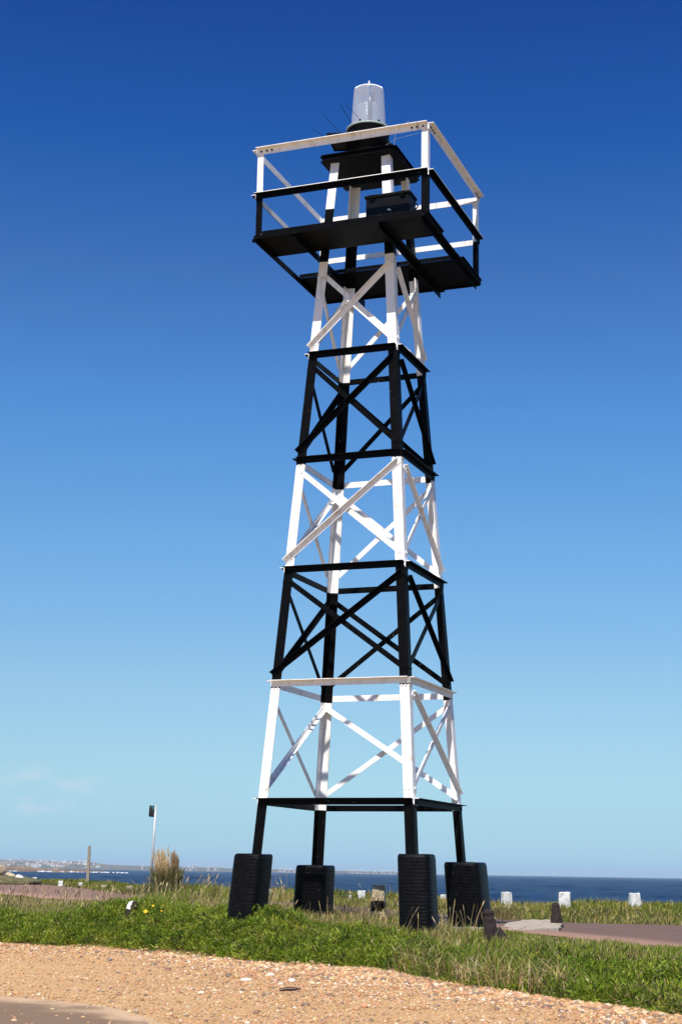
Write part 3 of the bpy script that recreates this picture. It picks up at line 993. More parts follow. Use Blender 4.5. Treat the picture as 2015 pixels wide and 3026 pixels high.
for i in range(len(pts)): bm.faces.new((fr[i], bk[i], bk[(i + 1) % len(pts)], fr[(i + 1) % len(pts)]))
bmesh.ops.recalc_face_normals(bm, faces=bm.faces)
m, n_, b = newmat('sign_face')
v_ = coords(n_)
sep = n_.nodes.new('ShaderNodeSeparateXYZ'); n_.links.new(v_, sep.inputs[0])
ad = n_.nodes.new('ShaderNodeMath'); ad.operation = 'ADD'; n_.links.new(sep.outputs['X'], ad.inputs[0]); n_.links.new(sep.outputs['Z'], ad.inputs[1])
a2 = n_.nodes.new('ShaderNodeMath'); a2.operation = 'MULTIPLY_ADD'; n_.links.new(noise(n_, v_, 14, 4), a2.inputs[0]); a2.inputs[1].default_value = .35; n_.links.new(ad.outputs[0], a2.inputs[2])
n_.links.new(ramp(n_, a2.outputs[0], [(.10, (.012, .008, .007)), (.24, (.03, .035, .02)), (.34, (.03, .20, .22)), (.5, (.05, .05, .04))]).outputs[0], b.inputs['Base Color'])  # dark brown, turning teal towards the upper right
b.inputs['Roughness'].default_value = .5
plate = build('sign_plate', bm, m, signp)
pc_ = at(451, 2397, d_) - b0
plate.location = pc_ + Vector((-.01, .05, 0))
plate.rotation_euler = (0, rad(3), rad(-35))
for dz in (-.09, .09):
    bm = bmesh.new(); add_box(bm, pc_ + Vector((.085, .03, dz)), (.09, .07, .02))
    build('clamp', bm, M_GALV, signp)

# short banded concrete post behind the tower
d_ = 24.0
b0 = at(1116, 2704, d_); b0.z = float(terrain(b0.x, d_))
ms = empty('boundary_post', b0, rad(-13))
tag(ms, 'short tapered concrete post with a black painted band between the tower footings', 'post')
mpp = d_ / FPX
ht = at(1116, 2615, d_).z - b0.z
def frust(z0, z1, mat, name, extra=0.0, top=False):
    bm = bmesh.new()
    def wd(z): return (.225 - .05 * z / ht) / 2 + extra
    n = 5
    rings = []
    for i in range(n + 1):
        z = z0 + (z1 - z0) * i / n
        k = wd(z)
        if top and i == n: k *= .93
        sq = [(-1, -.9), (-.9, -1), (.9, -1), (1, -.9), (1, .9), (.9, 1), (-.9, 1), (-1, .9)]
        rings.append([bm.verts.new((a * k + .03 * z + random.uniform(-.003, .003), b * k * .8 + random.uniform(-.003, .003), z)) for a, b in sq])
    for i in range(n):
        for q in range(8): bm.faces.new((rings[i][q], rings[i][(q + 1) % 8], rings[i + 1][(q + 1) % 8], rings[i + 1][q]))
    bm.faces.new(rings[-1]); bm.faces.new(rings[0][::-1])
    return build(name, bm, mat, ms)
frust(-.1, ht, M_STONEG, 'shaft', 0, True)
frust(ht * .33, ht * .60, M_BLOCK, 'painted_band', .003)

# rusty iron stumps
def stump(sx, sy, d, w, h, lean, lab, foot=False):
    b0 = at(sx, sy, d); b0.z = float(terrain(b0.x, d)) - .03
    w, h = w * d / FPX, h * d / FPX + .03
    bm = bmesh.new()
    prof = [(.62, 0), (.60, .12), (.55, .3), (.52, .48), (.44, .62), (.42, .72), (.36, .82), (.40, .90), (.30, .97), (.12, 1.0)]
    n = 14
    rings = []
    for i, (r, z) in enumerate(prof):
        ring = []
        for q in range(n):
            a = 2 * math.pi * q / n
            k = r * w * random.uniform(.90, 1.08)
            ring.append(bm.verts.new((k * math.cos(a) + lean * z * h, k * .8 * math.sin(a), z * h)))
        rings.append(ring)
    for i in range(len(prof) - 1):
        for q in range(n): bm.faces.new((rings[i][q], rings[i][(q + 1) % n], rings[i + 1][(q + 1) % n], rings[i + 1][q]))
    bm.faces.new(rings[-1]); bm.faces.new(rings[0][::-1])
    if foot:
        add_tube(bm, [(w * .25, .02, h * .45), (w * .7, .0, h * .22), (w * 1.1, -.05, h * .06), (w * 1.5, -.12, -.03)], [w * .34, w * .36, w * .34, w * .26], 9)
    o = build('iron_stump', bm, M_RUST)
    o.location = b0
    return tag(o, lab, 'stump', 'rusty stumps in the grass')
stump(1455, 2790, on_ground(1457, 2788).y, 40, 94, -.12, 'rusty dark iron stump with a splayed foot in front of the right footing', True)
stump(1646, 2744, on_ground(1646, 2744).y, 31, 72, -.06, 'rusty dark iron stump standing upright alone by the road on the right')
# stump on the left with a white patch
d_ = 23.25
b0 = at(388, 2700, d_); b0.z = at(388, 2663, d_).z - .235
st = empty('painted_stump', b0)
tag(st, 'small dark brown stump with a white painted top in the grass on the left', 'stump', 'rusty stumps in the grass')
bm = bmesh.new(); add_lathe(bm, [(.085, -.25), (.088, .08), (.082, .17), (.062, .215), (.02, .235)], 14, (0, 0, 0), Matrix.Rotation(rad(8), 3, 'Y'))
for v in bm.verts: v.co += Vector((random.uniform(-1, 1), random.uniform(-1, 1), random.uniform(-1, 1))) * .006
build('shaft', bm, M_RUST, st)
bm = bmesh.new(); add_lathe(bm, [(.090, .12), (.086, .17), (.066, .218), (.02, .240)], 14, (0, 0, 0), Matrix.Rotation(rad(8), 3, 'Y'), False)
bmesh.ops.delete(bm, geom=[v for v in bm.verts if v.co.x > .035], context='VERTS')
build('paint_patch', bm, M_WHITE, st)

# broken concrete left in the turf
def slab(px, z, th, lab):
    b0 = sum((on_ground(*p) for p in px), Vector()) / len(px)
    bm = bmesh.new()
    pts = []
    P3 = [on_ground(*p) for p in px]
    for i in range(len(P3)):
        a, b = P3[i], P3[(i + 1) % len(P3)]
        for t in (0, .25, .5, .75):
            q = a.lerp(b, t) - b0
            pts.append(Vector((q.x + random.uniform(-.02, .02), q.y + random.uniform(-.03, .03), 0)))
    lo_ = [bm.verts.new(p + Vector((random.uniform(-.02, .02), 0, -.1))) for p in pts]
    hi_ = [bm.verts.new(Vector((p.x, p.y, z + random.uniform(-.018, .012)))) for p in pts]
    c_ = bm.verts.new((0, 0, z))
    for i in range(len(pts)):
        j = (i + 1) % len(pts)
        bm.faces.new((lo_[i], lo_[j], hi_[j], hi_[i])); bm.faces.new((hi_[i], hi_[j], c_))
    bmesh.ops.recalc_face_normals(bm, faces=bm.faces)
    bmesh.ops.subdivide_edges(bm, edges=bm.edges[:], cuts=2)
    for v in bm.verts: v.co.z += random.uniform(-.008, .008)
    o = build('concrete_slab', bm, M_CONC)
    o.location = b0
    return tag(o, lab, 'slab', 'broken concrete in the turf')
slab([(1335, 2760), (1440, 2765), (1475, 2778), (1462, 2752), (1400, 2741), (1345, 2742)], .09, .1, 'broken pale concrete slab at the foot of the rightmost footing')
slab([(1478, 2752), (1650, 2756), (1662, 2744), (1640, 2736), (1560, 2731), (1500, 2735)], .075, .1, 'long broken concrete slab ending at the upright iron stump')

# bigger stones on the gravel shoulder
M_BROWNST = simple('brown_stone', [(.3, (.16, .08, .05)), (.7, (.42, .24, .14))], 6, .85, .4, .01)
M_GREYST = simple('grey_stone', [(.3, (.10, .095, .10)), (.7, (.26, .24, .23))], 6, .85, .4, .01)
M_PALEST = simple('pale_stone', [(.3, (.52, .45, .36)), (.7, (.78, .73, .65))], 6, .85, .4, .01)
M_PINKST = simple('pink_stone', [(.3, (.42, .22, .16)), (.7, (.60, .38, .29))], 6, .85, .4, .01)
for sx_, sy_, w, mt, lab, sq in ((735, 2887, 30, M_BROWNST, 'flat rust brown stone on the gravel shoulder', (1, .7, .4)),
                             (727, 2899, 40, M_PALEST, 'flat pale stone just below the flat rust brown one', (1, .6, .3)),
                             (683, 2856, 12, M_GREYST, 'small dark stone near the grass edge left of the middle', (1, .9, .8)),
                             (812, 2903, 26, M_PINKST, 'reddish pink stone on the gravel below the tower', (1, .8, .6)),
                             (830, 2912, 20, M_PALEST, 'small white stone beside the reddish pink one', (1, .8, .6)),
                             (860, 2902, 30, M_PALEST, 'rounded pale stone right of the reddish pink one', (1, .8, .55)),
                             (92, 2820, 14, M_PINKST, 'brownish stone in the dirt at the far left', (1, .8, .7)),
                             (325, 2840, 17, M_GREYST, 'grey stone in the gravel left of the middle', (1, .8, .6)),
                             (800, 2885, 32, M_PALEST, 'broad tan stone above the reddish pink one', (1, .7, .5))):
    p = on_ground(sx_, sy_)
    boulder(p + Vector((0, 0, .008)), w * p.y / FPX / 2, lab, mt, sq, 'larger stones on the gravel', 'stone', 2, rz=random.uniform(-.4, .4))
p = on_ground(858, 2932)
bark = empty('bark_piece', p)
tag(bark, 'curled dark strip of bark lying on the gravel', 'bark')
for k in range(3):
    bm = bmesh.new()
    add_tube(bm, [(-.10, .012 * k - .01, .012 + .006 * k), (-.03, .01 * k, .02 + .008 * k), (.04, .012 * k, .022 + .006 * k), (.10, .01 * k + .01, .03)], [.006, .011, .011, .005], 6)
    build('strip', bm, M_BROWNST if k == 1 else M_RUST, bark)

# ------------------------------------------------------------------ plants
def blades(name, base, h, w, lean, tint, curve=.35, mat=None, label=None):
    """n grass blades in one mesh; lean is a horizontal vector per blade in blade lengths"""
    n = len(base)
    ang = RNG.uniform(0, 2 * np.pi, n)
    side = np.stack([np.cos(ang), np.sin(ang), np.zeros(n)], -1)
    # face blades roughly square to the viewer or any other side at random
    ld = np.concatenate([lean, np.zeros((n, 1))], 1)
    up = np.array([0, 0, 1.0])
    p1 = base + (up * .55 + ld * (.55 * (1 - curve)))  * h[:, None]
    top_z = np.sqrt(np.clip(1 - (lean ** 2).sum(1) * .6, .15, 1))
    p2 = base + (up * top_z[:, None] + ld) * h[:, None]
    hw_ = side * (w / 2)[:, None]
    v = np.stack([base - hw_, base + hw_, p1 - hw_ * .8, p1 + hw_ * .8, p2 - hw_ * .12, p2 + hw_ * .12], 1).reshape(-1, 3)
    o6 = np.arange(n)[:, None] * 6
    f = np.concatenate([o6 + np.array([0, 1, 3, 2]), o6 + np.array([2, 3, 5, 4])], 0)
    return np_mesh(name, v, f, mat or M_LEAF, np.repeat(tint, 6, 0), True)

def pick(pal, wts, n, jit=.18):
    pal = np.array(pal); i = RNG.choice(len(pal), n, p=np.array(wts) / np.sum(wts))
    c = pal[i] * RNG.uniform(1 - jit, 1 + jit, (n, 1))
    return c * RNG.uniform(.93, 1.07, (n, 3))

GREEN = [(.185, .255, .016), (.115, .18, .012), (.29, .32, .034), (.045, .08, .009)]
STRAW = [(.46, .34, .15), (.34, .25, .10), (.56, .45, .24), (.19, .14, .06)]
def scatter(n, y0, y1, cond, xl=-.222, xr=.228):
    """points in the part of the ground the view can reach"""
    out = np.zeros((0, 2))
    while len(out) < n:
        y = np.sqrt(RNG.uniform(y0 ** 2, y1 ** 2, n * 2)); x = RNG.uniform(xl, xr, n * 2) * y + RNG.uniform(-.4, .4, n * 2)
        k = cond(x, y)
        out = np.concatenate([out, np.stack([x[k], y[k]], -1)])
    return out[:n]
def footclear(x, y):
    """False inside the concrete footings"""
    ok = np.ones(len(x), bool)
    for k, (sx, sy) in corners.items():
        h_ = hw(-.2)
        cx_ = TX + (sx * h_) * ca - (sy * h_) * sa; cy_ = TY + (sx * h_) * sa + (sy * h_) * ca
        ok &= (x - cx_) ** 2 + (y - cy_) ** 2 > .24 ** 2
    # trodden round the rusty stumps
    for sx_, sy_ in ((1.68, 16.9), (3.0, 21.2)):
        ok &= (((x - sx_) / .42) ** 2 + ((y - sy_ + .7) / 1.3) ** 2 > 1) | (RNG.uniform(0, 1, len(x)) < .12)
    return ok

# leafy weeds on the bank
def weeds(n_cl, per):
    c = scatter(n_cl, 10, 29, lambda x, y: (y > y_edge(x) + .12 + .25 * vnoise(x, y, 1.2, 21)) & (y < y_edge(x) + 1.0 + 1.5 * vnoise(x, y, .45, 22) + np.clip(x, 0, 3) * .25) & (y < y_near(x) - .6) & footclear(x, y))
    s = c[:, 1] - y_edge(c[:, 0])
    R = RNG.uniform(.08, .24, n_cl)
    H = RNG.uniform(.10, .27, n_cl) * (.28 + 1.25 * vnoise(c[:, 0], c[:, 1], 1.5, 23)) * np.clip(.45 + s / .9, .45, 1)
    dry = vnoise(c[:, 0], c[:, 1], .55, 24)
    g = terrain(c[:, 0], c[:, 1])
    n = n_cl * per
    R_, H_, C_, G_ = [np.repeat(a, per, 0) for a in (R, H, c, g)]
    th = RNG.uniform(0, 2 * np.pi, n); u = RNG.uniform(0, 1, n); rr = np.sqrt(RNG.uniform(.05, 1, n))
    el = np.arcsin(u)
    dirv = np.stack([np.cos(el) * np.cos(th), np.cos(el) * np.sin(th), np.sin(el)], -1)
    P = np.stack([C_[:, 0] + dirv[:, 0] * R_ * rr, C_[:, 1] + dirv[:, 1] * R_ * rr, G_ + .01 + dirv[:, 2] * H_ * rr], -1)
    L = RNG.uniform(.03, .085, n); Wd = L * RNG.uniform(.10, .22, n)
    ax = dirv * .8 + RNG.normal(0, .55, (n, 3)) + np.array([0, 0, .25]); ax /= np.linalg.norm(ax, axis=1)[:, None]
    b = np.cross(ax, RNG.normal(0, 1, (n, 3))); b /= np.linalg.norm(b, axis=1)[:, None] + 1e-9
    v = np.stack([P - ax * (L / 2)[:, None], P + b * (Wd / 2)[:, None], P + ax * (L / 2)[:, None], P - b * (Wd / 2)[:, None]], 1).reshape(-1, 3)
    f = np.arange(n * 4).reshape(-1, 4)
    cl_t = pick(GREEN, [4, 4, 2.2, 1.5], n_cl, .22)
    m_ = (RNG.uniform(0, 1, n_cl) < np.clip((dry - .62) * 1.6, 0, .5))
    cl_t[m_] = pick([(.24, .21, .07), (.17, .16, .05)], [1, 1], int(m_.sum()))
    t = np.repeat(cl_t, per, 0) * RNG.uniform(.7, 1.3, (n, 1))
    y_ = RNG.uniform(0, 1, n) < .05
    t[y_] = pick(STRAW, [1, 1, 1, 1], int(y_.sum()))
    return np_mesh('weeds', v, f, M_LEAF, np.repeat(t, 4, 0), False)
tag(weeds(3000, 140), 'low leafy green weeds covering the bank above the dirt track', 'weeds', kind='stuff')

def tilt(n, amt, bias=(.12, 0)):
    return RNG.normal(0, amt, (n, 2)) + np.array(bias)
# grass: bank
n = 62000
c = scatter(n, 10, 30, lambda x, y: (y > y_edge(x) + .25 * vnoise(x, y, 1.6, 31) ** 2 * 2) & (y < y_edge(x) + 5.0) & (y < y_near(x) - .3) & footclear(x, y))
s = c[:, 1] - y_edge(c[:, 0])
dryf = np.clip((vnoise(c[:, 0], c[:, 1], .6, 32) - .42) * 1.2 + (s - 1.0) * .24 * np.where(c[:, 0] > 1.2, .45, 1), .05, .78)
tint = pick(GREEN, [3, 3, 3, 2], n)
k = RNG.uniform(0, 1, n) < dryf
tint[k] = pick(STRAW, [3, 3, 1.5, 2], int(k.sum()))
h = RNG.uniform(.05, .17, n) * (.4 + 1.1 * vnoise(c[:, 0], c[:, 1], 1.3, 33)) * np.clip(.4 + s, .4, 1)
b = np.stack([c[:, 0], c[:, 1], terrain(c[:, 0], c[:, 1])], -1)
tag(blades('grass', b, h, RNG.uniform(.006, .012, n), tilt(n, .38), tint), 'short green and yellowing grass on the bank round the tower', 'grass', kind='stuff')
# grass: flat top behind, drier
n = 75000
c = scatter(n, 17, 60, lambda x, y: (y > y_edge(x) + 2.6) & (y < y_near(x) + .15) & footclear(x, y))
vn = vnoise(c[:, 0], c[:, 1], .5, 34)
dryf = np.clip(.52 + (vn - .5) * 1.2, .12, .92) * np.where(c[:, 0] > 1.2, .6, 1)
hump = np.exp(-(((c[:, 0] + 2.3) / 1.1) ** 2 + ((c[:, 1] - 27.5) / 2.6) ** 2))
dryf = dryf * (1 - .75 * hump)
tint = pick(GREEN, [3, 3, 3, 1], n); k = RNG.uniform(0, 1, n) < dryf; tint[k] = pick(STRAW, [3, 3, 2, 1.5], int(k.sum()))
h = RNG.uniform(.06, .20, n) * (.55 + .75 * vnoise(c[:, 0], c[:, 1], .8, 35)) * (1 + .5 * hump)
h *= np.clip((y_near(c[:, 0]) - c[:, 1]) / 1.2, np.where(c[:, 0] < -2, 1, .3), 1) * np.where(c[:, 0] > 1.0, .5, 1) * np.clip(1 - (c[:, 1] - 24) / 14, .3, 1) ** (1 - .9 * hump)
b = np.stack([c[:, 0], c[:, 1], terrain(c[:, 0], c[:, 1])], -1)
tag(blades('dry_grass', b, h, RNG.uniform(.007, .014, n) * np.clip(c[:, 1] / 24, 1, 2.2), tilt(n, .36), tint), 'straw coloured grass on the flat ground about the tower footings', 'grass', kind='stuff')
n = 15000
c = scatter(n, 18.5, 28, lambda x, y: (y > y_edge(x) + 1.7 + .8 * vnoise(x, y, 1.1, 38)) & (y < y_near(x) - .1) & (x > -2.6) & (x < 1.5) & footclear(x, y))
tint = pick(STRAW + GREEN[:1], [3, 3, 2, 1.5, 1.6], n)
b = np.stack([c[:, 0], c[:, 1], terrain(c[:, 0], c[:, 1])], -1)
tag(blades('straw_grass', b, RNG.uniform(.08, .24, n) * (.5 + .8 * vnoise(c[:, 0], c[:, 1], 1.4, 39)), RNG.uniform(.006, .012, n), tilt(n, .42), tint), 'tall straw coloured grass standing between the tower footings', 'grass', kind='stuff')
# grass: far verge
n = 80000
c = scatter(n, 30, 110, lambda x, y: (y > y_far(x) + .1) & (y < y_far(x) + VERGE_W + 2.5))
vn = vnoise(c[:, 0], c[:, 1], .35, 36)
tint = pick([(.15, .19, .018), (.25, .25, .034), (.09, .135, .014)], [3, 3, 2], n)
k = RNG.uniform(0, 1, n) < np.clip(.28 + (vn - .5) * 1.0, .05, .8); tint[k] = pick([(.42, .33, .11), (.32, .25, .07), (.5, .4, .2)], [3, 3, 1], int(k.sum()))
h = RNG.uniform(.05, .18, n) * (.35 + 1.25 * vnoise(c[:, 0], c[:, 1], .6, 37) ** 1.3) * np.where(c[:, 0] > -2, 1.1, .8)
b = np.stack([c[:, 0], c[:, 1], terrain(c[:, 0], c[:, 1])], -1)
tag(blades('verge_grass', b, h, RNG.uniform(.012, .022, n) * c[:, 1] / 38, tilt(n, .4), tint), 'yellow green grass on the verge between road and sea', 'grass', kind='stuff')

# seed heads and tall dry stems
def stalks(name, P, h, lean, tint_s, tint_h, head_l, head_w, lab):
    n = len(P)
    o1 = [] ; f1 = []; t1 = []
    vv_ = []; ff = []; tt_ = []
    for i in range(n):
        b = np.array([P[i, 0], P[i, 1], float(terrain(P[i, 0], P[i, 1]))])
        L = np.array([lean[i, 0], lean[i, 1], 0])
        pts = [b + (np.array([0, 0, t]) + L * t * t) * h[i] for t in (0, .4, .75, 1)]
        hd = pts[-1] - pts[-2]; hd /= np.linalg.norm(hd)
        wid = [.004, .0035, .003, .003]
        side = np.array([1, 0, 0.]) if i % 2 else np.array([.6, .8, 0])
        hp = [pts[-1], pts[-1] + hd * head_l[i] * .35, pts[-1] + hd * head_l[i] * .75, pts[-1] + hd * head_l[i]]
        hwid = [.004, head_w[i] / 2, head_w[i] / 2 * .7, .001]
        for seq, wd, tc in ((pts, wid, tint_s[i]), (hp, hwid, tint_h[i])):
            o_ = len(vv_)
            for p, q in zip(seq, wd): vv_ += [p - side * q, p + side * q]; tt_ += [tc, tc]
            for j in range(3): ff.append((o_ + 2 * j, o_ + 2 * j + 1, o_ + 2 * j + 3, o_ + 2 * j + 2))
    o = np_mesh(name, np.array(vv_), np.array(ff), M_LEAF, np.array(tt_), False)
    return tag(o, lab, 'grass', kind='stuff')
n = 520
c = scatter(n, 18, 34, lambda x, y: (y > y_edge(x) + 1.6) & (y < y_near(x) - .2) & (x < 1.9) & (vnoise(x, y, .7, 41) > .35))
stalks('seed_stalks', c, RNG.uniform(.16, .42, n), tilt(n, .3, (.1, 0)), pick(STRAW, [2, 2, 1, 2], n), pick(STRAW + [(.09, .06, .035)], [2, 2, 1, 2, 1.5], n), RNG.uniform(.05, .12, n), RNG.uniform(.012, .022, n), 'tall dry grass stems with seed heads round the tower footings')
g0 = on_ground(1490, 2722)
n = 160
c = np.stack([g0.x + RNG.normal(0, .17, n), g0.y + RNG.uniform(-.2, .5, n)], -1)
stalks('rush_stalks', c, RNG.uniform(.10, .26, n), tilt(n, .35, (.1, 0)), pick([(.16, .13, .05), (.22, .17, .07)], [1, 1], n), pick([(.06, .04, .025), (.14, .10, .05)], [1, 1], n), RNG.uniform(.02, .05, n), RNG.uniform(.012, .022, n), 'dark brown seeding rushes behind the long broken slab')
n = 900
c = scatter(n, 11, 19, lambda x, y: (y > y_edge(x) + .02) & (y < y_edge(x) + 1.1) & (vnoise(x, y, .9, 42) > .42) & (x > .3))
b = np.stack([c[:, 0], c[:, 1], terrain(c[:, 0], c[:, 1])], -1)
tint = pick(STRAW + GREEN[:2], [3, 2, 2, 2, 2, 2], n)
tag(blades('tall_grass', b, RNG.uniform(.15, .42, n), RNG.uniform(.008, .016, n), RNG.normal(0, .75, (n, 2)), tint, .6), 'long bent dry grass stems at the edge of the dirt track on the right', 'grass', kind='stuff')

P_ = [(sx_, 2692) for sx_ in (800, 808, 818, 826, 835, 842, 848, 855, 800, 830, 880, 905, 930, 948, 960, 985, 1010, 1040, 1165, 1180, 1085, 1148)]
c = np.array([[on_ground(*q).x, on_ground(*q).y + random.uniform(-.3, .3)] for q in P_]); n = len(c)
hh = np.array([.52, .46, .55, .40, .56, .50, .58, .44, .30, .34, .40, .34, .46, .38, .36, .42, .30, .36, .34, .26, .46, .44]) * RNG.uniform(.9, 1.1, n)
stalks('tall_stalks', c, hh, tilt(n, .18, (-.08, 0)), pick(STRAW[1:2], [1], n), pick([(.50, .40, .24), (.30, .21, .11), (.12, .09, .05)], [2, 2, 1], n), RNG.uniform(.06, .11, n), RNG.uniform(.018, .028, n), 'tallest seed heads rising in front of the two left tower footings')
# small yellow flowers
def flower(sx, sy, d, r, lab):
    p = at(sx, sy, d)
    g = float(terrain(p.x, d))
    o = empty('yellow_flower', (p.x, d, g)); tag(o, lab, 'flower', 'yellow flowers in the grass')
    hz = max(p.z - g, .08)
    bm = bmesh.new(); add_tube(bm, [(0, 0, 0), (.01, 0, hz * .5), (0, 0, hz)], .004, 5)
    s_ = build('stem', bm, simple('stem_green', [(.3, (.05, .09, .015)), (.7, (.08, .13, .02))]), o)
    bm = bmesh.new()
    for k in range(11):
        a = 2 * math.pi * k / 11
        q = Matrix.Rotation(a, 3, 'Z')
        vs = [bm.verts.new(Vector((0, 0, hz)) + Matrix.Rotation(rad(50), 3, 'X') @ (q @ Vector(v))) for v in ((.2 * r, -.12 * r, 0), (.7 * r, -.24 * r, .25 * r), (r, 0, .2 * r), (.7 * r, .24 * r, .25 * r), (.2 * r, .12 * r, 0))]
        bm.faces.new(vs)
    build('petals', bm, simple('petal_yellow', [(.3, (.75, .38, .01)), (.7, (.85, .55, .02))], 20), o)
    bm = bmesh.new(); add_lathe(bm, [(.22 * r, -.004), (.2 * r, .1 * r), (.05 * r, .16 * r)], 10, (0, 0, hz), Matrix.Rotation(rad(50), 3, 'X'))
    build('flower_centre', bm, simple('centre_orange', [(.3, (.5, .2, .01)), (.7, (.6, .3, .02))], 20), o)
flower(431, 2694, 22.0, .030, 'brightest yellow flower in the grass right of the painted stump')
flower(453, 2677, 23.0, .019, 'small orange yellow flower highest of the three in the left grass')
flower(478, 2692, 22.2, .013, 'faint orange yellow flower farthest right of the three in the left grass')

# pampas clump behind the sign pole
d_ = 47.6
b0 = at(492, 2650, d_); b0.z = float(terrain(b0.x, d_)) - .05
pam = empty('pampas_clump', b0)
tag(pam, 'dense clump of tan pampas grass right of the sign pole', 'pampas grass')
def local_blades(name, n, r, hlo, hhi, pal, wts, spread, w, bias, curve=.5):
    a = RNG.uniform(0, 2 * np.pi, n); q = np.sqrt(RNG.uniform(0, 1, n)) * r
    base = np.stack([q * np.cos(a), q * np.sin(a), np.zeros(n)], -1)
    lean = np.stack([np.cos(a), np.sin(a)], -1) * (q / r * spread)[:, None] + RNG.normal(0, .07, (n, 2)) + np.array(bias)
    h = RNG.uniform(hlo, hhi, n)
    o = blades(name, base, h, RNG.uniform(w * .6, w * 1.3, n), lean, pick(pal, wts, n), curve)
    o.parent = pam
    return o
local_blades('leaves', 1900, .36, .35, .82, [(.10, .12, .03), (.2, .17, .07), (.06, .08, .02), (.30, .23, .11)], [3, 2, 2, 2], .28, .016, (0, 0))
# feathery plumes: each a spindle of fine hairs round its stem
for k in range(78):
    a = random.uniform(0, 2 * math.pi); q = math.sqrt(random.random()) * .30
    bx_, by_ = q * math.cos(a), q * math.sin(a)
    H_ = random.uniform(.85, 1.30) * (1 - .22 * (q / .30) ** 2)
    lx, ly = -.07 + bx_ * .28 + random.gauss(0, .035), by_ * .3
    n = 120
    t = RNG.uniform(.42, 1, n)
    base = np.stack([bx_ + lx * t * t * H_, by_ + ly * t * t * H_, t * H_], -1)
    aa_ = RNG.uniform(0, 2 * np.pi, n)
    lean = np.stack([np.cos(aa_) * .30 + lx * .9, np.sin(aa_) * .30 + ly], -1)
    dark = bx_ > .12
    pal = [(.70, .53, .28), (.80, .64, .40), (.56, .40, .21)] if not dark else [(.40, .27, .14), (.52, .38, .21), (.27, .18, .09)]
    o = blades('plume', base, RNG.uniform(.09, .17, n), RNG.uniform(.006, .011, n), lean, pick(pal, [3, 2, 2], n), .3)
    o.parent = pam
# scrub round its foot
n = 5000
c = np.stack([b0.x + RNG.normal(.15, .55, n), d_ + RNG.normal(0, .6, n)], -1)
b = np.stack([c[:, 0], c[:, 1], terrain(c[:, 0], c[:, 1]) - .02], -1)
tag(blades('scrub', b, RNG.uniform(.10, .34, n), RNG.uniform(.012, .022, n), tilt(n, .5), pick([(.09, .11, .03), (.2, .18, .07), (.06, .08, .025), (.32, .25, .12)], [3, 2, 2, 1.5], n)), 'tangled scrub at the foot of the pampas clump', 'scrub', kind='stuff')

# ------------------------------------------------------------------ loose gravel
def gravel(n):
    def dens(x, y):
        s = y_edge(x) - y
        p_ = np.where(s < 0, np.exp(s * 5) * .7, np.exp(-s / 1.1) + .17) * (.35 + .9 * vnoise(x, y, .9, 51))
        mid = np.clip((x + 4.2) / 4.0, .35, 1)
        return RNG.uniform(0, 1, len(x)) < p_ * mid
    c = scatter(n, 10.5, 24.5, lambda x, y: dens(x, y) & (y < y_edge(x) + .35))
    bm = bmesh.new(); bmesh.ops.create_icosphere(bm, subdivisions=1, radius=1)
    V0 = np.array([v.co[:] for v in bm.verts]); F0 = np.array([[v.index for v in f.verts] for f in bm.faces]); bm.free()
    s = np.abs(y_edge(c[:, 0]) - c[:, 1])
    sz = np.exp(RNG.normal(np.log(.0062), .5, n)) * (1 + 2.2 * np.exp(-s / .9) * np.clip((c[:, 0] + 4.2) / 3.4, .35, 1)); sz = np.clip(sz, .0035, .042)
    k = len(V0)
    V = V0[None] * RNG.uniform(.75, 1.25, (n, k, 1))
    V = V * np.stack([RNG.uniform(.8, 1.3, n), RNG.uniform(.7, 1.1, n), RNG.uniform(.45, .8, n)], -1)[:, None]
    a = RNG.uniform(0, 6.3, n); co, si = np.cos(a), np.sin(a)
    X = V[..., 0] * co[:, None] - V[..., 1] * si[:, None]; Y = V[..., 0] * si[:, None] + V[..., 1] * co[:, None]
    V = np.stack([X, Y, V[..., 2]], -1) * sz[:, None, None]
    V += np.stack([c[:, 0], c[:, 1], terrain(c[:, 0], c[:, 1]) + sz * .25], -1)[:, None]
    F = (F0[None] + (np.arange(n) * k)[:, None, None]).reshape(-1, 3)
    t = pick([(0.498, 0.298, 0.140), (0.593, 0.413, 0.230), (0.383, 0.202, 0.100), (0.670, 0.557, 0.420), (0.230, 0.163, 0.120), (0.526, 0.279, 0.150)], [4, 3.2, 2.8, 1, 2.2, 2], n)
    m, n_, b = newmat('pebbles')
    at_ = n_.nodes.new('ShaderNodeAttribute'); at_.attribute_name = 'tint'
    n_.links.new(at_.outputs['Color'], b.inputs['Base Color']); b.inputs['Roughness'].default_value = .85
    b.inputs['Specular IOR Level'].default_value = .3
    return np_mesh('gravel', V.reshape(-1, 3), F, m, np.repeat(t, k, 0), False)
tag(gravel(62000), 'loose pinkish tan gravel along the edge of the dirt track', 'gravel', kind='stuff')

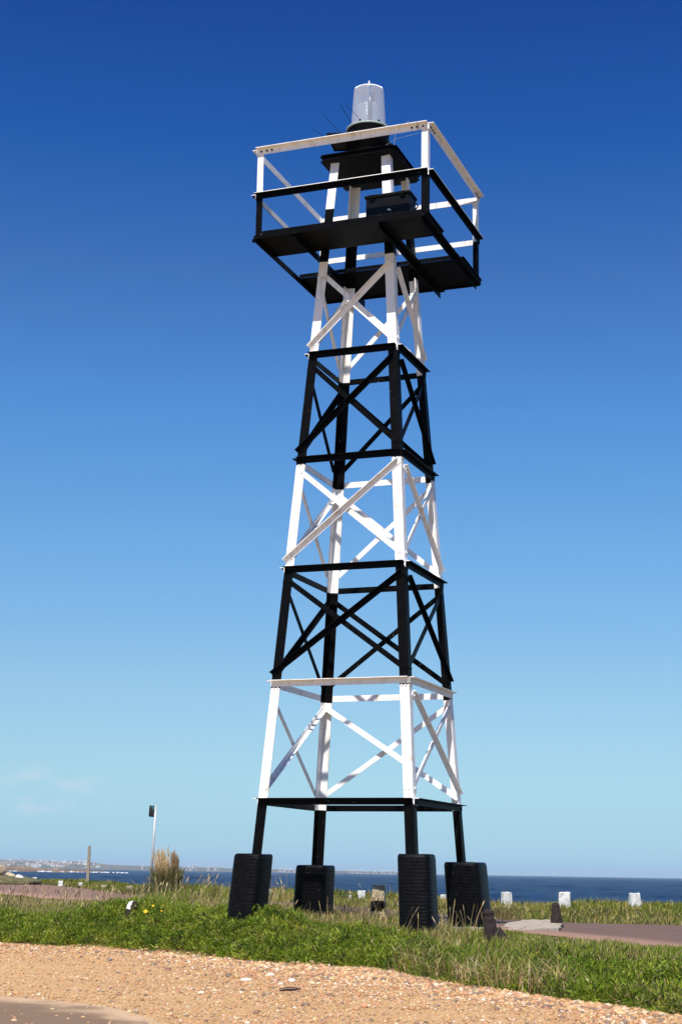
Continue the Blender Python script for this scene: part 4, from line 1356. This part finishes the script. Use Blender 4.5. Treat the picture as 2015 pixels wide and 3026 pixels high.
# ------------------------------------------------------------------ far shore
def ridge(name, pts, d, base_px, thick, mat, n_sub=6, rough=.06):
    """land with a measured skyline: shore in front, crest behind it, back slope"""
    xs_ = np.array([p[0] for p in pts], float); ysk = np.array([p[1] for p in pts], float)
    X = np.linspace(xs_[0], xs_[-1], 240)
    sk = np.interp(X, xs_, ysk)
    dc = d + thick * .45
    rows = []
    for t in np.linspace(0, 1, 12):
        dd = d + thick * t
        hgt = np.sin(min(t / .45, 1) * np.pi / 2) ** .8 if t <= .45 else max(0, 1 - ((t - .45) / .55) ** 2)
        row = []
        for x, s in zip(X, sk):
            crest = at(x, s, dc)
            z = SEA - .5 + (crest.z - SEA + .5) * hgt
            px_ = crest.x
            z += (float(vnoise(px_, dd, 12 / thick, 61)) - .5) * rough * (crest.z - SEA) * (1 if 0 < t < 1 else 0)
            row.append((px_, dd, z))
        rows.append(row)
    v = np.array(rows).reshape(-1, 3); m_ = len(X)
    i = np.arange((m_ - 1) * 11); a = (i // (m_ - 1)) * m_ + i % (m_ - 1)
    return tag(np_mesh(name, v, np.stack([a, a + 1, a + m_ + 1, a + m_], -1), mat), kind='structure')
FAR = 9000.0
M_HILL = simple('far_hillside', [(.32, (.035, .055, .02)), (.5, (.10, .10, .055)), (.68, (.30, .24, .17))], .009, .95, 0, .1, 0, (1, .5, 2), .05)
ridge('hills', [(-260, 2528), (-120, 2534), (0, 2539), (30, 2541), (62, 2540.5), (92, 2543), (130, 2543.5), (165, 2547), (200, 2544.5), (235, 2546), (262, 2546), (285, 2551), (320, 2555), (370, 2557), (420, 2558), (470, 2561), (530, 2562), (560, 2561), (600, 2563), (640, 2563), (690, 2567), (760, 2569.5), (820, 2568.5), (870, 2570), (960, 2573), (1020, 2573), (1060, 2573.5), (1110, 2575), (1165, 2577), (1200, 2580)], FAR, 0, 1600, M_HILL)
M_PEN = simple('rocky_point', [(.30, (.05, .038, .03)), (.46, (.17, .11, .07)), (.60, (.28, .20, .11)), (.75, (.42, .33, .22))], .03, .95, .4, 1.5, 0, (1, 1, 1.5), .2)
PEN = 2050.0
ridge('rocky_point', [(-160, 2556), (-40, 2557), (14, 2558.5), (60, 2560), (100, 2563), (132, 2567.5), (146, 2568), (160, 2565.5), (178, 2567), (190, 2570), (205, 2571), (230, 2569), (250, 2571), (262, 2574), (285, 2573.5), (318, 2576)], PEN, 0, 90, M_PEN, rough=.25)

M_HOUSE = simple('far_white_wall', [(.3, (.54, .53, .50)), (.7, (.70, .69, .66))], .2, .8, 0)
M_ROOFW = simple('far_roof', [(.3, (.30, .16, .11)), (.7, (.45, .30, .22))], .3, .85, 0)
M_GLASSF = simple('far_window', [(.3, (.05, .06, .08)), (.7, (.12, .13, .15))], .3, .3, 0)
def house(name, w, d, h, pitched):
    o = empty(name)
    bm = bmesh.new(); add_box(bm, (0, 0, h / 2 - 3), (w, d, h + 6))
    build('wall', bm, M_HOUSE, o)
    bm = bmesh.new()
    if pitched:
        a = [bm.verts.new(p) for p in ((-w * .55, -d * .55, h), (w * .55, -d * .55, h), (w * .55, d * .55, h), (-w * .55, d * .55, h), (-w * .4, 0, h + h * .4), (w * .4, 0, h + h * .4))]
        for q in ((0, 1, 5, 4), (1, 2, 5), (2, 3, 4, 5), (3, 0, 4), (3, 2, 1, 0)): bm.faces.new([a[i] for i in q])
        build('roof', bm, M_ROOFW, o)
    else:
        add_box(bm, (0, 0, h + .4), (w * 1.04, d * 1.04, .8)); add_box(bm, (w * .2, 0, h + 2), (w * .3, d * .4, 2.6))
        build('roof', bm, M_HOUSE, o)
    for i in range(3):
        bm = bmesh.new(); add_box(bm, ((i - 1) * w * .3, -d / 2 - .05, h * .5), (w * .16, .3, h * .35))
        build('window', bm, M_GLASSF, o)
    return o
def tower_block(name, w, d, h):
    o = empty(name)
    bm = bmesh.new(); add_box(bm, (0, 0, h / 2 - 4), (w, d, h + 8)); add_box(bm, (w * .1, 0, h + 2.5), (w * .4, d * .5, 5))
    build('wall', bm, M_HOUSE, o)
    bm = bmesh.new()
    nf = max(4, int(h / 4))
    for k in range(nf):
        add_box(bm, (0, -d / 2 - .3, (k + .5) * h / nf), (w * .8, .8, h / nf * .35))
    build('window_band', bm, M_GLASSF, o)
    return o
def face_height(x_px, sy, d):
    return at(x_px, sy, d)
HG = 'white houses on the far hillside across the bay'
HL = 'small pale house among many on the hazy hillside across the bay'
protos = [house('far_house', 13, 10, 7, True), house('far_house', 18, 12, 9, False), house('far_house', 9, 8, 6, True)]
spots = []
for k in range(78):
    x = random.choice([random.gauss(100, 30), random.gauss(190, 32), random.uniform(10, 300)])
    x = min(max(x, 4), 330)
    sk = np.interp(x, [0, 62, 130, 200, 262, 285, 320, 340], [2541, 2542, 2545, 2546, 2548, 2553, 2557, 2558])
    y = random.uniform(sk + 1, 2559.5 + x * .008)
    spots.append((x, y))
for k, (x, y) in enumerate(spots):
    t = max(.02, min(1, (2561.5 + x * .016 - y) / 22))
    d = FAR + 720 * (t ** 1.3) - 6
    o = protos[k % 3] if k < 3 else copy_tree(protos[k % 3])
    o.location = at(x, y + 1, d); o.rotation_euler = (0, 0, random.uniform(-.4, .4)); s_ = random.uniform(.7, 1.35); o.scale = (s_, s_, s_)
    tag(o, HL, 'house', HG)
for x, y, w, h, lab in ((112, 2553, 11, 6, 'broad white building low on the hillside left of the wooden post'),
                        (252, 2549, 14, 9, 'brightest white building on the hillside just behind the wooden post'),
                        (236, 2548, 8, 10, 'tall pale building left of the brightest one on the far hillside'),
                        (210, 2551, 9, 7, 'pale block in the middle of the far hillside')):
    s = FAR / FPX
    o = house('far_building', w * s, 14, h * s, False)
    o.location = at(x, y + h / 2, FAR + 300); tag(o, lab, 'building')
TG = 'white tower blocks on the far shore'
for x0, x1, n_, top, lab in ((538, 582, 7, 2556, 'white tower block in the far cluster just right of the pampas clump'),
                         (822, 872, 8, 2562, 'white tower block in the far cluster right of the leftmost footing'),
                         (1028, 1088, 9, 2566, 'low white block in the far cluster left of the short banded post'),
                         (1104, 1168, 9, 2565, 'white tower block in the far cluster behind the short banded post')):
    pr = None
    for k in range(n_):
        x = x0 + (x1 - x0) * (k + random.uniform(.1, .9)) / n_
        h = random.uniform(4, 12 if n_ < 9 else 9) * FAR / FPX
        if pr is None:
            pr = tower_block('tower_block', 11, 14, 24); o = pr
        else: o = copy_tree(pr)
        hor = 2560.5 + x * .0162
        o.location = at(x, hor + 4.5, FAR + 40); o.location.z = max(o.location.z, SEA + 3)
        o.scale = (random.uniform(.9, 1.9), 1, h / 27)
        tag(o, lab, 'tower block', TG)
for x, h, lab in ((421, 13, 'lone white tower block on the far shore left of the sign pole'), (575, 19, 'tallest white tower block of the cluster right of the pampas clump'), (616, 13, 'white tower block standing alone right of the pampas cluster'), (636, 17, 'slim white tower block farthest right before the leftmost footing')):
    o = tower_block('tower_block', 14 if h > 15 else 10, 14, h * FAR / FPX)
    o.location = at(x, 2560.5 + x * .0162 + 4.5, FAR + 40)
    tag(o, lab, 'tower block')

# houses on the rocky point, a marker in the water and the surf
for x, y, w, h, lab in ((68, 2561.5, 9, 4, 'small white hut on the left of the rocky point'), (165, 2566.5, 11, 4.5, 'pale house on the reddish rocks of the point'), (150, 2569, 16, 4, 'low tan wall like building on the rocky point')):
    s = PEN / FPX
    o = house('shore_house', w * s, 4, h * s * .7, True); o.location = at(x, y + h * .5, PEN + 30); tag(o, lab, 'house')
d_ = 1650.0
b0 = at(191, 2581, d_); b0.z = SEA - .5
square_post('channel_post', b0, at(191, 2563, d_), 1.15, M_WOOD, 'slim marker post standing in the sea off the rocky point', 'post')
bm = bmesh.new()
for x0, x1, y, th in ((24, 50, 2575.5, 2), (115, 155, 2577, 3.4), (180, 190, 2577.5, 2), (203, 222, 2576, 4.5), (230, 262, 2578, 2.4), (262, 290, 2578, 2.6), (300, 338, 2577.5, 3.6), (347, 353, 2578.5, 4), (358, 366, 2577.5, 2.4), (370, 377, 2576.5, 2.2)):
    d = 1960.0
    k = int((x1 - x0) / 2.2) + 2
    for i in range(k):
        if random.random() < .3: continue
        x = x0 + (x1 - x0) * i / (k - 1)
        p = at(x, y, d); p.z = SEA + .9
        r = random.uniform(.35, 1.25)
        g = bmesh.ops.create_icosphere(bm, subdivisions=1, radius=1)
        for v in g['verts']:
            v.co = Vector((v.co.x * 1.1 * r, v.co.y * 3, v.co.z * th * .36 * r)) + p + Vector((0, random.uniform(-.4, .4), random.uniform(-.1, .1)))
tag(build('surf', bm, simple('foam', [(.3, (.7, .74, .76)), (.7, (.86, .88, .88))], .5, .9, .2, .2)), 'white surf breaking along the rocky point', 'surf', kind='stuff')

# ------------------------------------------------------------------ the air
bm = bmesh.new()
add_box(bm, (0, 10150, (SEA - 1.5 + 90) / 2), (19500, 20700, 90 - SEA + 1.5))
mh = bpy.data.materials.new('haze'); mh.use_nodes = True
mh.node_tree.nodes.clear()
ho = mh.node_tree.nodes.new('ShaderNodeOutputMaterial'); hv = mh.node_tree.nodes.new('ShaderNodeVolumePrincipled')
hv.inputs['Color'].default_value = (.72, .84, 1.0, 1)
hv.inputs['Density'].default_value = 5e-5
hv.inputs['Anisotropy'].default_value = .0
mh.node_tree.links.new(hv.outputs[0], ho.inputs['Volume'])
tag(build('haze', bm, mh), kind='stuff')
